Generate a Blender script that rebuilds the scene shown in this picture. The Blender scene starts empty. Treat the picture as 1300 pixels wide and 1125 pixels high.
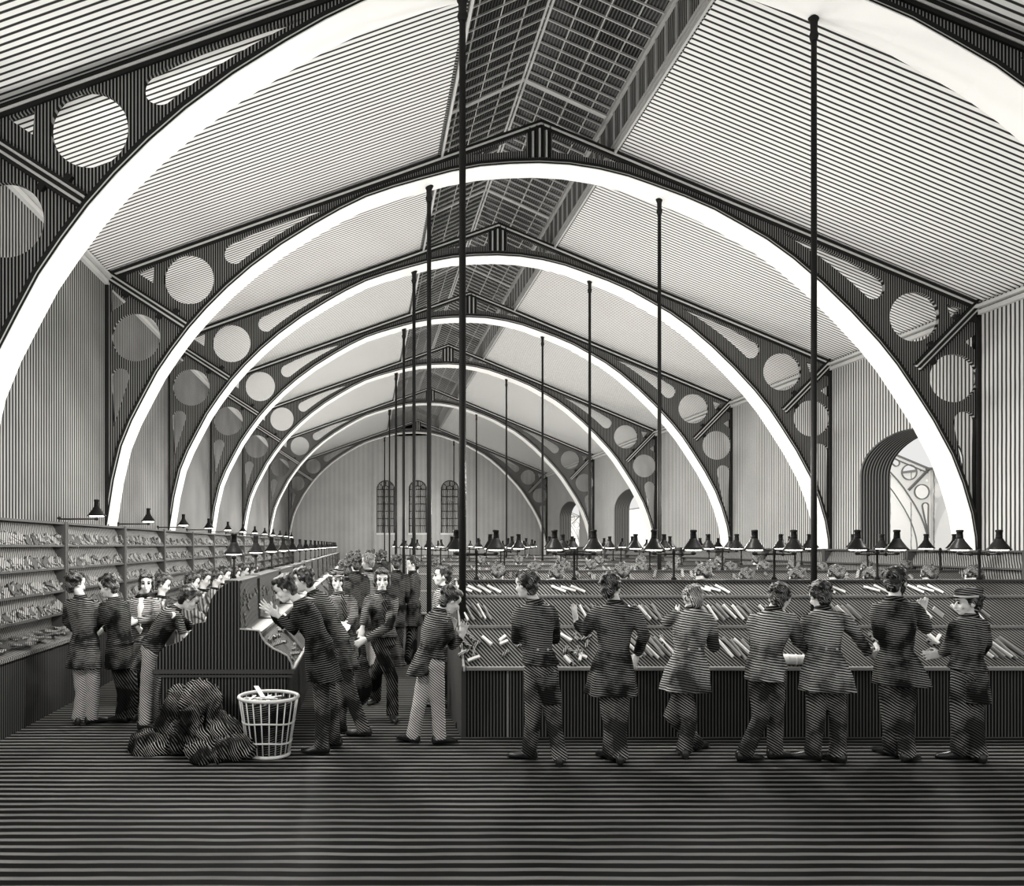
import bpy, bmesh, math, random
from mathutils import Vector, Matrix, noise
random.seed(7)
SC = bpy.context.scene
COL = SC.collection
H = 2.03            # eye height
F = 1000.0          # focal length in pixels of the 1300 px wide frame
def at(px, py, Y):  # point of the photograph at distance Y
    return Vector(((px-464)*Y/F, Y, H+(692-py)*Y/F))

# ---------------------------------------------------------------- materials
MATS = {}
def mat(name, light, ink=None, d=(0,0,1), sp=.1, duty=.5, rough=.7, emit=0, wob=.15, metal=0, cross=None, nscale=3., wobdim=1., soft=.1, spec=.04, blot=0., bscale=.9, bs=.2):
    """engraved surface: ruled lines of `ink` across `light`, running at right angles to d"""
    if name in MATS: return MATS[name]
    m = bpy.data.materials.new(name); m.use_nodes = True
    nt = m.node_tree; N = nt.nodes; L = nt.links
    b = N['Principled BSDF']
    b.inputs['Roughness'].default_value = rough
    b.inputs['Metallic'].default_value = metal
    b.inputs['Specular IOR Level'].default_value = spec
    def c(v): return (v, v*.992, v*.965, 1) if not isinstance(v, tuple) else (*v, 1)
    b.inputs['Base Color'].default_value = c(light)
    if ink is not None:
        tc = N.new('ShaderNodeTexCoord')
        nz = N.new('ShaderNodeTexNoise'); nz.inputs['Scale'].default_value = nscale; nz.inputs['Detail'].default_value = 2
        L.new(tc.outputs['Object'], nz.inputs['Vector'])
        def lines(dv, s, du):
            dt = N.new('ShaderNodeVectorMath'); dt.operation = 'DOT_PRODUCT'
            v = Vector(dv).normalized()/s
            dt.inputs[1].default_value = v
            L.new(tc.outputs['Object'], dt.inputs[0])
            ma = N.new('ShaderNodeMath'); ma.operation = 'MULTIPLY_ADD'
            L.new(nz.outputs['Fac'], ma.inputs[0]); ma.inputs[1].default_value = wob*4; L.new(dt.outputs['Value'], ma.inputs[2])
            pp = N.new('ShaderNodeMath'); pp.operation = 'PINGPONG'; pp.inputs[1].default_value = .5
            L.new(ma.outputs[0], pp.inputs[0])
            mr = N.new('ShaderNodeMapRange'); mr.interpolation_type = 'SMOOTHSTEP'
            h = du/2
            L.new(pp.outputs[0], mr.inputs['Value'])
            mr.inputs['From Min'].default_value = h-soft/2; mr.inputs['From Max'].default_value = h+soft/2
            return mr.outputs['Result']
        f = lines(d, sp, duty)
        if cross:
            g = lines(*cross)
            mn = N.new('ShaderNodeMath'); mn.operation = 'MINIMUM'
            L.new(f, mn.inputs[0]); L.new(g, mn.inputs[1]); f = mn.outputs[0]
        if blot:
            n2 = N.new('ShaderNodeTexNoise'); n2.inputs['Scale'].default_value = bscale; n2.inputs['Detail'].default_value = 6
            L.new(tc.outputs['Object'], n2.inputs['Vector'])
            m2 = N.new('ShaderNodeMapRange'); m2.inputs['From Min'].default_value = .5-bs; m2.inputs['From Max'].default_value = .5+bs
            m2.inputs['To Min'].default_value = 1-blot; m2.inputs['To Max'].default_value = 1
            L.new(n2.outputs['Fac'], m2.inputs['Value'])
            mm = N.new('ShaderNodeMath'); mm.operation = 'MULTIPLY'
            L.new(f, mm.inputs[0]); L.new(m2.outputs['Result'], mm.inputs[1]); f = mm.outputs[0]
        mx = N.new('ShaderNodeMix'); mx.data_type = 'RGBA'
        L.new(f, mx.inputs['Factor'])
        mx.inputs['A'].default_value = c(ink); mx.inputs['B'].default_value = c(light)
        L.new(mx.outputs['Result'], b.inputs['Base Color'])
    if emit:
        b.inputs['Emission Color'].default_value = (1, .97, .9, 1)
        b.inputs['Emission Strength'].default_value = emit
    MATS[name] = m
    return m

M_white  = mat('white_painted_iron', .93, rough=.55)
M_roof_l = mat('boarded_ceiling', .82, .03, d=(0,1,0), sp=.092, duty=.36, wob=.02)
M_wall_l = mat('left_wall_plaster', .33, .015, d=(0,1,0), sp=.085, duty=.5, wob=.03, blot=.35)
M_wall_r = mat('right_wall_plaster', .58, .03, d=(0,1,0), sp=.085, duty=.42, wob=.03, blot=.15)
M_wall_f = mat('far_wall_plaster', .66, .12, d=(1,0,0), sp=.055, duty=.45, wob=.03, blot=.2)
M_plate  = mat('dark_arch_iron', .25, .006, d=(1,0,0), sp=.037, duty=.60, wob=.01, rough=.6)
M_iron   = mat('black_iron', .02, rough=.5)
M_irong  = mat('column_iron', .02, rough=.5)
M_edge   = mat('pale_iron_edge', .62, rough=.5)
M_floor  = mat('floor_boards', .22, .006, d=(0,1,0), sp=.125, duty=.62, wob=.06, nscale=1.5, blot=.5)
M_glass  = mat('dark_roof_glass', .09, .012, d=(1,0,0), sp=.045, duty=.6, wob=.1, rough=.25, blot=.5)
M_bar    = mat('glazing_bar_paint', .5, rough=.5)
M_louv   = mat('lantern_side_boards', .30, .02, d=(0,1,0), sp=.06, duty=.6)
M_trim   = mat('pale_roof_trim', .85, .04, d=(1,0,1), sp=.05, duty=.35, wob=0)
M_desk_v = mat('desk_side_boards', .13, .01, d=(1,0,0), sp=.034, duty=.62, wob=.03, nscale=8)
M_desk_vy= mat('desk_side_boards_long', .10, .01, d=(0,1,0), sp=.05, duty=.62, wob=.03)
M_tray   = mat('sorting_tray_wood', .24, .015, d=(1,0,.9), sp=.030, duty=.55, wob=.05, nscale=6)
M_tray_y = mat('sorting_tray_wood_long', .26, .015, d=(0,1,.9), sp=.05, duty=.55, wob=.05, nscale=6)
M_rack   = mat('rack_wood', .30, .03, d=(0,1,-.9), sp=.038, duty=.5, wob=.15, nscale=6)
M_ledge  = mat('ledge_wood', .32, rough=.5)
M_frame  = mat('rack_frame_wood', .08, rough=.6)
M_paper  = mat('paper', .85, rough=.8)
M_paperd = mat('hatched_manila_paper', .35, .02, d=(1,.4,0), sp=.02, duty=.4)  # mid-tone paper ruled with dark lines
M_lamp   = mat('black_lamp_metal', .012, rough=.35)
M_glow   = mat('lamp_glow', .9, emit=7)
M_skin   = mat('skin', .78, rough=.6)
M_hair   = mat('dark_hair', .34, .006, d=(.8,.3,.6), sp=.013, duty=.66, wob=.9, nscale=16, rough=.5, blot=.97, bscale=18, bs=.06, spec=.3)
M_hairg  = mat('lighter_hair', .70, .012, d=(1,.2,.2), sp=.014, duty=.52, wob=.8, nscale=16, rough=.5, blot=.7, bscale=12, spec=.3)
M_coat   = mat('dark_coat_cloth', .36, .005, d=(.15,0,1), sp=.021, duty=.62, wob=.45, nscale=4, blot=.95, bscale=4.2, bs=.07, rough=.85, spec=.1)  # blot patches in coat and trouser cloth imitate engraved highlights and shading
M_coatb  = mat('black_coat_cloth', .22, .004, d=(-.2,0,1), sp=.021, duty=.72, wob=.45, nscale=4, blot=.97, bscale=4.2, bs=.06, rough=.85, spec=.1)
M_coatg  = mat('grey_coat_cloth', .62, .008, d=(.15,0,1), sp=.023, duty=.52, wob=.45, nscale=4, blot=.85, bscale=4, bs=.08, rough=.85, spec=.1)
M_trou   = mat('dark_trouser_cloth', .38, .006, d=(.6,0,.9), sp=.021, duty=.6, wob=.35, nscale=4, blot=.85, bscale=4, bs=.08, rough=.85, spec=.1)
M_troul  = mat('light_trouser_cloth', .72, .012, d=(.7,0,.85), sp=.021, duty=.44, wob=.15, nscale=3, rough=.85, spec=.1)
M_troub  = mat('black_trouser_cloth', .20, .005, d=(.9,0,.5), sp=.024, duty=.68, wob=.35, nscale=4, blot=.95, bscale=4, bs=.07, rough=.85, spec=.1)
M_shoe   = mat('black_leather', .015, rough=.3, spec=.6)
M_ink    = mat('dark_features', .01, rough=.5)
M_lips   = mat('lips', .25, rough=.5)
M_shirt  = mat('white_shirt', .85, rough=.8)
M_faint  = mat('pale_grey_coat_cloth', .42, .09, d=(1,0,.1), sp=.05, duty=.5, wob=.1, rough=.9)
M_sack   = mat('black_sack_cloth', .60, .004, d=(.75,.3,.6), sp=.021, duty=.76, wob=1.6, nscale=3.2, rough=.55, blot=.96, bscale=3.6, bs=.11)  # blot patches put engraved-style shading into the sack colour
M_wick   = mat('pale_wicker', .80, rough=.7)
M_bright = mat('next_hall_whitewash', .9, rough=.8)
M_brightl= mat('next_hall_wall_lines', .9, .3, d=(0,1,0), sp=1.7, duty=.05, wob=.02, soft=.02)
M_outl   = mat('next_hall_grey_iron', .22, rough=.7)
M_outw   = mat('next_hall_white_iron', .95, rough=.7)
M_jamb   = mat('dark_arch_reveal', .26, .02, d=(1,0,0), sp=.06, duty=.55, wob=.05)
M_pane   = mat('dim_window_glass', .42, .06, d=(1,0,0), sp=.1, duty=.5, rough=.3)
M_wbar   = mat('window_bar_paint', .03, rough=.6)

# ---------------------------------------------------------------- mesh helpers
def link(name, me, m=None, parent=None, smooth=False):
    o = bpy.data.objects.new(name, me); COL.objects.link(o)
    if m is not None:
        me.materials.clear(); me.materials.append(m)
    if smooth:
        me.polygons.foreach_set('use_smooth', [True]*len(me.polygons))
    if parent is not None:
        o.parent = parent
    return o
def tag(o, label=None, cat=None, group=None, kind=None):
    if label: o['label'] = label
    if cat: o['category'] = cat
    if group: o['group'] = group
    if kind: o['kind'] = kind
    return o
def thing(name, label, cat, loc=(0,0,0), group=None, kind=None):
    o = bpy.data.objects.new(name, None); COL.objects.link(o); o.location = loc
    o.empty_display_size = .1
    return tag(o, label, cat, group, kind)
class MB:
    """collects shapes; origin is subtracted so that children sit under their thing"""
    def __init__(s, org=(0,0,0)):
        s.bm = bmesh.new(); s.o = Vector(org)
    def box(s, a, b, bev=0):
        a = Vector(a)-s.o; b = Vector(b)-s.o
        c = (a+b)/2; d = b-a
        r = bmesh.ops.create_cube(s.bm, size=1, matrix=Matrix.Translation(c) @ Matrix.Diagonal((abs(d.x), abs(d.y), abs(d.z), 1)))
        if bev:
            es = list({e for v in r['verts'] for e in v.link_edges})
            bmesh.ops.bevel(s.bm, geom=es, offset=bev, segments=1, affect='EDGES')
        return s
    def obox(s, c, size, rot):
        m = Matrix.Translation(Vector(c)-s.o) @ rot.to_4x4() @ Matrix.Diagonal((*size, 1))
        bmesh.ops.create_cube(s.bm, size=1, matrix=m); return s
    def ring(s, c, u, v, a, b, n, fold=0, nf=7, ph=0):
        vs = []
        for i in range(n):
            t = 2*math.pi*i/n
            k = 1+fold*math.sin(nf*t+ph)
            vs.append(s.bm.verts.new(Vector(c)-s.o+u*(a*k*math.cos(t))+v*(b*k*math.sin(t))))
        return vs
    def loft(s, rings, n=16, cap=True):
        """rings: (centre, u, v, a, b[, fold])"""
        R = [s.ring(r[0], Vector(r[1]), Vector(r[2]), r[3], r[4], n, *(r[5:])) for r in rings]
        for p, q in zip(R, R[1:]):
            for i in range(n):
                j = (i+1) % n
                s.bm.faces.new((p[i], p[j], q[j], q[i]))
        if cap:
            s.bm.faces.new(list(reversed(R[0]))); s.bm.faces.new(R[-1])
        return s
    def tube(s, pts, rad, n=10, ref=None):
        pts = [Vector(p) for p in pts]
        if not hasattr(rad, '__len__'): rad = [rad]*len(pts)
        rings = []
        pu = None
        for i, p in enumerate(pts):
            t = (pts[min(i+1, len(pts)-1)]-pts[max(i-1, 0)]).normalized()
            if pu is None:
                a = Vector((0,0,1)) if abs(t.z) < .9 else Vector((1,0,0))
                u = t.cross(a).normalized()
            else:
                u = (pu-t*pu.dot(t)).normalized()
            v = t.cross(u); pu = u
            rings.append((p, u, v, rad[i], rad[i]))
        return s.loft(rings, n)
    def ell(s, c, r, f=None, sub=2):
        """ellipsoid; f = (u, v, w) axes"""
        rot = Matrix.Identity(3)
        if f: rot = Matrix((f[0], f[1], f[2])).transposed()
        m = Matrix.Translation(Vector(c)-s.o) @ rot.to_4x4() @ Matrix.Diagonal((*r, 1))
        bmesh.ops.create_icosphere(s.bm, subdivisions=sub, radius=1, matrix=m); return s
    def lathe(s, c, prof, n=16, cap=True):
        ux, vy = Vector((1,0,0)), Vector((0,1,0))
        return s.loft([(Vector(c)+Vector((0,0,z)), ux, vy, r, r) for r, z in prof], n, cap)
    def quad(s, *p):
        s.bm.faces.new([s.bm.verts.new(Vector(q)-s.o) for q in p]); return s
    def prism(s, poly, axis, a, b):
        """extrude a 2D polygon along axis ('x' or 'y') from a to b"""
        def P(p, t): return Vector((t, p[0], p[1])) if axis == 'x' else Vector((p[0], t, p[1]))
        A = [s.bm.verts.new(P(p, a)-s.o) for p in poly]; B = [s.bm.verts.new(P(p, b)-s.o) for p in poly]
        n = len(poly)
        s.bm.faces.new(A); s.bm.faces.new(list(reversed(B)))
        for i in range(n):
            j = (i+1) % n
            s.bm.faces.new((A[j], A[i], B[i], B[j]))
        return s
    def build(s, name, m, parent=None, smooth=False):
        bmesh.ops.recalc_face_normals(s.bm, faces=s.bm.faces[:])
        me = bpy.data.meshes.new(name); s.bm.to_mesh(me); s.bm.free()
        return link(name, me, m, parent, smooth)
    def blob(s, name, m, parent=None, voxel=.012, nz=0, ns=8, smooth_it=2, seed=0):
        """one continuous surface around everything collected"""
        bmesh.ops.recalc_face_normals(s.bm, faces=s.bm.faces[:])
        me = bpy.data.meshes.new(name+'_raw'); s.bm.to_mesh(me); s.bm.free()
        t = bpy.data.objects.new('tmp', me); COL.objects.link(t)
        r = t.modifiers.new('r', 'REMESH'); r.mode = 'VOXEL'; r.voxel_size = voxel; r.use_smooth_shade = True
        if smooth_it:
            k = t.modifiers.new('s', 'SMOOTH'); k.factor = .5; k.iterations = smooth_it
        dg = bpy.context.evaluated_depsgraph_get()
        me2 = bpy.data.meshes.new_from_object(t.evaluated_get(dg)); me2.name = name
        bpy.data.objects.remove(t); bpy.data.meshes.remove(me)
        if nz:
            off = Vector((seed*3.1, seed*1.7, 0))
            for v, nn in zip(me2.vertices, [x.vector.copy() for x in me2.vertex_normals]):
                q = v.co*ns+off
                v.co += nn*nz*(noise.noise(q)+.5*noise.noise(q*2.3))
        return link(name, me2, m, parent, True)
def kids(o): return [c for c in bpy.data.objects if c.parent == o]
KID = {}
def copy_tree(o, parent=None):
    c = o.copy(); COL.objects.link(c)
    if parent is not None: c.parent = parent
    if o.name not in KID: KID[o.name] = kids(o)
    for ch in KID[o.name]: copy_tree(ch, c)
    return c

# ---------------------------------------------------------------- roof profile (metres; Z measured above eye level)
S1 = 76.7
def p1(px, py): return ((px-464)/S1, (692-py)/S1)
INTR = [p1(*q) for q in [(137,668),(146,610),(156,567),(169,535),(185,504),(201,474),(220,446),(241,418),(263,393),(290,366),(320,340),(358,312),(400,286),(432,268),(465,252),(500,240),(535,230),(572,220),(610,213),(647,210),(684,209),(722,211),(760,217),(796,226),(830,238),(868,252),(905,268),(939,287),(972,306),(1005,330),(1042,362),(1078,397),(1113,435),(1136,464),(1156,494),(1182,535),(1205,578),(1219,614),(1230,652),(1235,682),(1236,700)]]
FOOTL, FOOTR = (-4.27, -H), (INTR[-1][0]+.02, -H)
XL, XR = -4.30, 10.16
EAVL = (XL, 4.48); APEX = (2.90, 7.03); EAVR = (XR, 4.0)
def intr_z(x):
    for a, b in zip(INTR, INTR[1:]):
        if a[0] <= x <= b[0]: return a[1]+(b[1]-a[1])*(x-a[0])/(b[0]-a[0])
    return 0
def slope_z(x):
    if x < APEX[0]: return EAVL[1]+(APEX[1]-EAVL[1])*(x-EAVL[0])/(APEX[0]-EAVL[0])
    return APEX[1]+(EAVR[1]-APEX[1])*(x-APEX[0])/(EAVR[0]-APEX[0])
ARCH_Y = [8.33, 13.04, 17.18, 21.83, 27.5, 35.0, 44.0]

def circle(c, r, n=40): return [(c[0]+r*math.cos(2*math.pi*i/n), c[1]+r*math.sin(2*math.pi*i/n)) for i in range(n)]
def tear(c, r, tip, n=18, bend=0):
    dx, dy = tip[0]-c[0], tip[1]-c[1]; L = math.hypot(dx, dy); a0 = math.atan2(dy, dx)
    out = []
    for i in range(n+1):
        t = a0+math.pi/2+math.pi*i/n
        out.append((c[0]+r*math.cos(t), c[1]+r*math.sin(t)))
    # sides run to the tip, bowed by `bend`
    nx, ny = -dy/L, dx/L
    s0, s1 = out[-1], out[0]
    def side(a, b, k):
        return [(a[0]+(b[0]-a[0])*t+nx*bend*k*4*t*(1-t), a[1]+(b[1]-a[1])*t+ny*bend*k*4*t*(1-t)) for t in (.2,.4,.6,.8)]
    return out+side(s0, tip, 1)+[tip]+side(tip, s1, 1)
HOLES = [circle((-2.92,4.40), .41), circle((-3.80,3.44), .40),
         tear((-2.17,4.83), .175, (-.62,5.58), bend=.06), tear((-4.06,2.78), .15, (-4.17,1.95)),
         [p1(174,346), p1(194,359), p1(196,337)], [p1(141,366), p1(141,396), p1(160,383)],
         circle(p1(1161,402), .41), circle(p1(1211,480), .40),
         tear(p1(1109,365), .19, p1(992,295), bend=-.06), tear(p1(1225,536), .185, p1(1240,664), bend=-.02),
         [p1(1202,386), p1(1220,391), p1(1208,405)], [p1(1225,434), p1(1238,425), p1(1238,444)],
         [p1(600,196), p1(669,168), p1(669,191)], [p1(701,170), p1(800,209), p1(701,192)]]
def curve_plate(name, outer, holes, y, th, m, parent, org=(0,0,0), dx=0):
    cu = bpy.data.curves.new(name, 'CURVE'); cu.dimensions = '2D'; cu.fill_mode = 'BOTH'; cu.extrude = th/2
    for poly in [outer]+holes:
        sp = cu.splines.new('POLY'); sp.points.add(len(poly)-1); sp.use_cyclic_u = True
        for pt, q in zip(sp.points, poly): pt.co = (q[0], q[1], 0, 1)
    t = bpy.data.objects.new('tmp', cu); COL.objects.link(t)
    dg = bpy.context.evaluated_depsgraph_get()
    me = bpy.data.meshes.new_from_object(t.evaluated_get(dg)); me.name = name
    bpy.data.objects.remove(t)
    for v in me.vertices:
        x, z = v.co.x, v.co.y
        v.co = Vector((x+dx, y+th/2+v.co.z, z+H))-Vector(org)
    return link(name, me, m, parent)
def off_curve(pts, d):
    out = []
    for i, p in enumerate(pts):
        a = pts[max(i-1,0)]; b = pts[min(i+1,len(pts)-1)]
        tx, tz = b[0]-a[0], b[1]-a[1]; L = math.hypot(tx, tz)
        out.append((p[0]-tz/L*d, p[1]+tx/L*d))
    return out
def ribbon(mb, lo, hi, y0, y1):
    """closed strip between two 2D polylines, from depth y0 to y1"""
    bm = mb.bm; o = mb.o
    def V(p, y): return bm.verts.new(Vector((p[0], y, p[1]+H))-o)
    A = [(V(p, y0), V(q, y0), V(q, y1), V(p, y1)) for p, q in zip(lo, hi)]
    for a, b in zip(A, A[1:]):
        for k in range(4):
            bm.faces.new((a[k], a[(k+1)%4], b[(k+1)%4], b[k]))
    bm.faces.new(A[0]); bm.faces.new(list(reversed(A[-1])))
def make_arch(Y):
    org = Vector((2.92, Y, 0))
    root = thing('iron_roof_arch', None, 'arch', org, 'iron roof arches of the hall')
    IN = [FOOTL]+INTR+[FOOTR]
    outer = [(XL, -H), EAVL, APEX, EAVR, (XR, -H)]+[(p[0], p[1]) for p in reversed(IN)]
    curve_plate('web_plate', outer, HOLES, Y, .07, M_plate, root, org)
    # white soffit flange
    mb = MB(org); ribbon(mb, off_curve(IN, -.008), off_curve(IN, .004), Y-.045, Y+.45); mb.build('soffit', M_white, root)
    # mouldings along the curve and under the slopes
    mb = MB(org); ribbon(mb, off_curve(IN, .005), off_curve(IN, .035), Y-.035, Y+.02); mb.build('curved_moulding', M_iron, root)
    mb = MB(org); ribbon(mb, off_curve(IN, .035), off_curve(IN, .055), Y-.025, Y+.02); mb.build('pale_bead', M_edge, root)
    mb = MB(org); ribbon(mb, off_curve(IN, .055), off_curve(IN, .10), Y-.03, Y+.02); mb.build('dark_bead', M_iron, root)
    for side, (a, b) in enumerate(((EAVL, APEX), (APEX, EAVR))):
        for k, (d0, d1, mm, nm) in enumerate(((-.005, -.045, M_iron, 'top_chord'), (-.045, -.075, M_edge, 'pale_bead'), (-.075, -.12, M_iron, 'chord_bead'))):
            mb = MB(org); P = [a, b]
            ribbon(mb, off_curve(P, d1), off_curve(P, d0), Y-.05+.01*k, Y+.02); mb.build(nm, mm, root)
    # king post
    mb = MB(org); x0, x1 = p1(672,0)[0], p1(698,0)[0]
    for i in range(4):
        x = x0+(x1-x0)*i/3
        mb.box((x-.014, Y-.04, H+6.42), (x+.014, Y+.02, H+6.98-abs(x-2.9)*.42))
    mb.build('king_post', M_iron, root)
    mb = MB(org)
    for i in range(3):
        x = x0+(x1-x0)*(i+.5)/3
        mb.box((x-.012, Y-.025, H+6.42), (x+.012, Y+.0, H+6.90-abs(x-2.9)*.42))
    mb.build('post_rib', M_edge, root)
    # diagonal braces from each eave to the curve, with bolt blocks
    for (a, b) in ((EAVL, (-2.98, 3.63)), (EAVR, p1(1164,467))):
        for d0, d1, mm, nm, dy in ((-.085, -.05, M_iron, 'brace_edge', .06), (-.05, -.02, M_edge, 'brace_bead', .05), (-.02, .02, M_iron, 'diagonal_brace', .07), (.02, .05, M_edge, 'brace_bead', .05), (.05, .085, M_iron, 'brace_edge', .06)):
            mb = MB(org); P = [a, b]
            ribbon(mb, off_curve(P, d0), off_curve(P, d1), Y-dy, Y+.02); mb.build(nm, mm, root)
        for t in (.18, .3, .72, .84):
            s = 1 if t in (.18, .84) else -1
            dx, dz = b[0]-a[0], b[1]-a[1]; L = math.hypot(dx, dz)
            c = (a[0]+dx*t-dz/L*.12*s, a[1]+dz*t+dx/L*.12*s)
            mb = MB(org); mb.obox((c[0], Y-.03, c[1]+H), (.07, .07, .07), Matrix.Rotation(-math.atan2(dz, dx), 3, 'Y')); mb.build('bolt_block', M_iron, root)
    # end stiffener down the wall line
    for x, s in ((XL, 1), (XR, -1)):
        mb = MB(org); mb.box((x, Y-.04, 0), (x+s*.05, Y+.02, H+(4.4 if s > 0 else 3.9))); mb.build('wall_stile', M_iron, root)
    return root
a0 = make_arch(ARCH_Y[0])
arches = [a0]
for y in ARCH_Y[1:]:
    c = copy_tree(a0); c.location.y = y; arches.append(c)
alab = ['nearest dark iron roof arch with white soffit, crown cropped by the view',
        'dark iron roof arch with white soffit, second from the viewer, full span visible',
        'dark iron roof arch with white soffit, third from the viewer',
        'dark iron roof arch with white soffit, fourth from the viewer',
        'dark iron roof arch with white soffit, fifth from the viewer, beside middle wall opening',
        'dark iron roof arch with white soffit, sixth from the viewer',
        'smallest, farthest dark iron roof arch, framing the far wall with three windows']
for a, l in zip(arches, alab): a['label'] = l

# ---------------------------------------------------------------- room shell
YN, YF = 3.6, 46.0
def struct(o): o['kind'] = 'structure'; return o
mb = MB(); mb.box((-9, -3, -.2), (31, YF+.3, 0)); struct(mb.build('floor', M_floor))
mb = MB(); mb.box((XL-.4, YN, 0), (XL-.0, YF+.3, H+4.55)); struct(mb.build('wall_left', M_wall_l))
# right wall with arched openings
OPEN = [(14.78, 1.40), (30.2, 1.95), (39.3, 1.95)]
def wall_poly():
    outer = [(YN, -H), (YN, 4.05), (YF+.3, 4.05), (YF+.3, -H)]
    holes = []
    for yc, hw in OPEN:
        pts = [(yc+hw, -.9), (yc+hw, 1.42)]
        pts += [(yc+hw*math.cos(t), 1.42+.75*math.sin(t)) for t in [math.pi*i/24 for i in range(1, 24)]]
        pts += [(yc-hw, 1.42), (yc-hw, -.9)]
        holes.append(pts)
    return outer, holes
o_, h_ = wall_poly()
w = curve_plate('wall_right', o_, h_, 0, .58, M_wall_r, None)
for v in w.data.vertices:
    y, t, z = v.co.x, v.co.y, v.co.z
    v.co = Vector((XR+t, y, z))
struct(w)
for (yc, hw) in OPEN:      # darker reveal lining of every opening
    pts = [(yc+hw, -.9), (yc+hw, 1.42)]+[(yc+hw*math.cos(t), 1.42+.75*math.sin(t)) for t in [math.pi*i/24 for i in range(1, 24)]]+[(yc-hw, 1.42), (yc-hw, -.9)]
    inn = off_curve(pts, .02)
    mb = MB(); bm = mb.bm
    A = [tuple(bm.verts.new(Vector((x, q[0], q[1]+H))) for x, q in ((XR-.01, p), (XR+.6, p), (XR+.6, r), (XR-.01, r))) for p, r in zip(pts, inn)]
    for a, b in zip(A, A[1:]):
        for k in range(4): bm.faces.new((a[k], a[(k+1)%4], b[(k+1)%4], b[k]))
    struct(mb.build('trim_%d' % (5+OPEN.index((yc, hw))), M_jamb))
# far wall with three round-headed windows
WINX = [1.18, 3.05, 4.93]; WZ0, WZ1, WHW = .70, 3.25, .48
outer = [(XL, -H), EAVL, (APEX[0], APEX[1]+.1), EAVR, (XR, -H)]
holes = []
def whead(xc, hw, z0, z1, n=16, rise=None):
    rise = rise or hw
    return [(xc+hw, z0), (xc+hw, z1)]+[(xc+hw*math.cos(t), z1+rise*math.sin(t)) for t in [math.pi*i/n for i in range(1, n)]]+[(xc-hw, z1), (xc-hw, z0)]
for xc in WINX: holes.append(whead(xc, WHW, WZ0, WZ1))
struct(curve_plate('wall_far', outer, holes, YF, .3, M_wall_f, None))
for i, xc in enumerate(WINX):
    root = thing('window_%d' % (i+1), None, None, (xc, YF, H+WZ0)); struct(root)
    org = root.location
    p = curve_plate('window_pane', whead(xc, WHW, WZ0, WZ1), [], YF+.18, .02, M_pane, root, org)
    mb = MB(org)
    for x in (-.16, .16): mb.box((xc+x-.022, YF+.12, H+WZ0), (xc+x+.022, YF+.18, H+WZ1+.1))
    for k in range(1, 7): z = WZ0+(WZ1-WZ0)*k/6; mb.box((xc-WHW, YF+.12, H+z-.02), (xc+WHW, YF+.18, H+z+.02))
    ribbon(mb, [(xc+.2*math.cos(t), WZ1+.2*math.sin(t)) for t in [math.pi*k/10 for k in range(11)]], [(xc+.24*math.cos(t), WZ1+.24*math.sin(t)) for t in [math.pi*k/10 for k in range(11)]], YF+.12, YF+.18)
    for t in (45, 90, 135):
        t = math.radians(t); mb.tube([(xc+.22*math.cos(t), YF+.15, H+WZ1+.22*math.sin(t)), (xc+.47*math.cos(t), YF+.15, H+WZ1+.47*math.sin(t))], .02, 6)
    mb.build('glazing_bars', M_wbar, root)
    mb = MB(org); fr = whead(xc, WHW, WZ0, WZ1); ribbon(mb, off_curve(fr, -.05), fr, YF-.02, YF+.05); mb.build('window_frame', M_wbar, root)
    mb = MB(org); mb.box((xc-.55, YF-.08, H+WZ0-.1), (xc+.55, YF+.02, H+WZ0)); mb.build('window_sill', M_edge, root)
# roof slopes
XSL, XSR = 1.23, 4.15      # edges of the skylight lantern
def slab(name, xa, xb, m, th=.08):
    mb = MB(); za, zb = slope_z(xa)+.02, slope_z(xb)+.02
    mb.prism([(xa, H+za), (xb, H+zb), (xb, H+zb+th), (xa, H+za+th)], 'y', YN, YF+.3)
    return struct(mb.build(name, m))
slab('ceiling', XL-.3, XSL, M_roof_l); slab('ceiling.001', XSR, XR+.6, M_roof_l)
# cornice beams at the eaves
for n, x, s, z in ((1, XL, 1, 4.40), (2, XR, -1, 3.90)):
    mb = MB(); mb.box((x, YN, H+z-.10), (x+s*.07, YF, H+z-.03)); mb.box((x, YN, H+z), (x+s*.12, YF, H+z+.05))
    struct(mb.build('trim_%d' % n, M_bar))
    # dark line between
# lantern: boarded sides, pale curb and eave beams
for n, x, s in ((3, XSL, -1), (4, XSR, 1)):
    zc = slope_z(x)
    root = thing('trim_%d' % n, None, None, (x, YN, H+zc)); struct(root); org = root.location
    mb = MB(org); mb.box((x, YN, H+zc), (x+s*.04, YF, H+7.25)); mb.build('boarded_side', M_louv, root)
    mb = MB(org)
    for k in range(3): mb.box((x-s*(.015+.0*k), YN, H+zc-.05+.075*k), (x-s*.05, YF, H+zc-.05+.075*k+.042))
    mb.build('curb_moulding', M_bar, root)
    mb = MB(org)
    for k in range(2): mb.box((x-s*.01, YN, H+7.20+.08*k), (x-s*.07, YF, H+7.25+.08*k))
    mb.build('eave_moulding', M_bar, root)
    mb = MB(org); y = YN
    while y < YF: mb.box((x-s*.0, y, H+zc+.16), (x-s*.03, y+.03, H+7.2)); y += .38
    mb.build('side_battens', M_bar, root)
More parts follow.
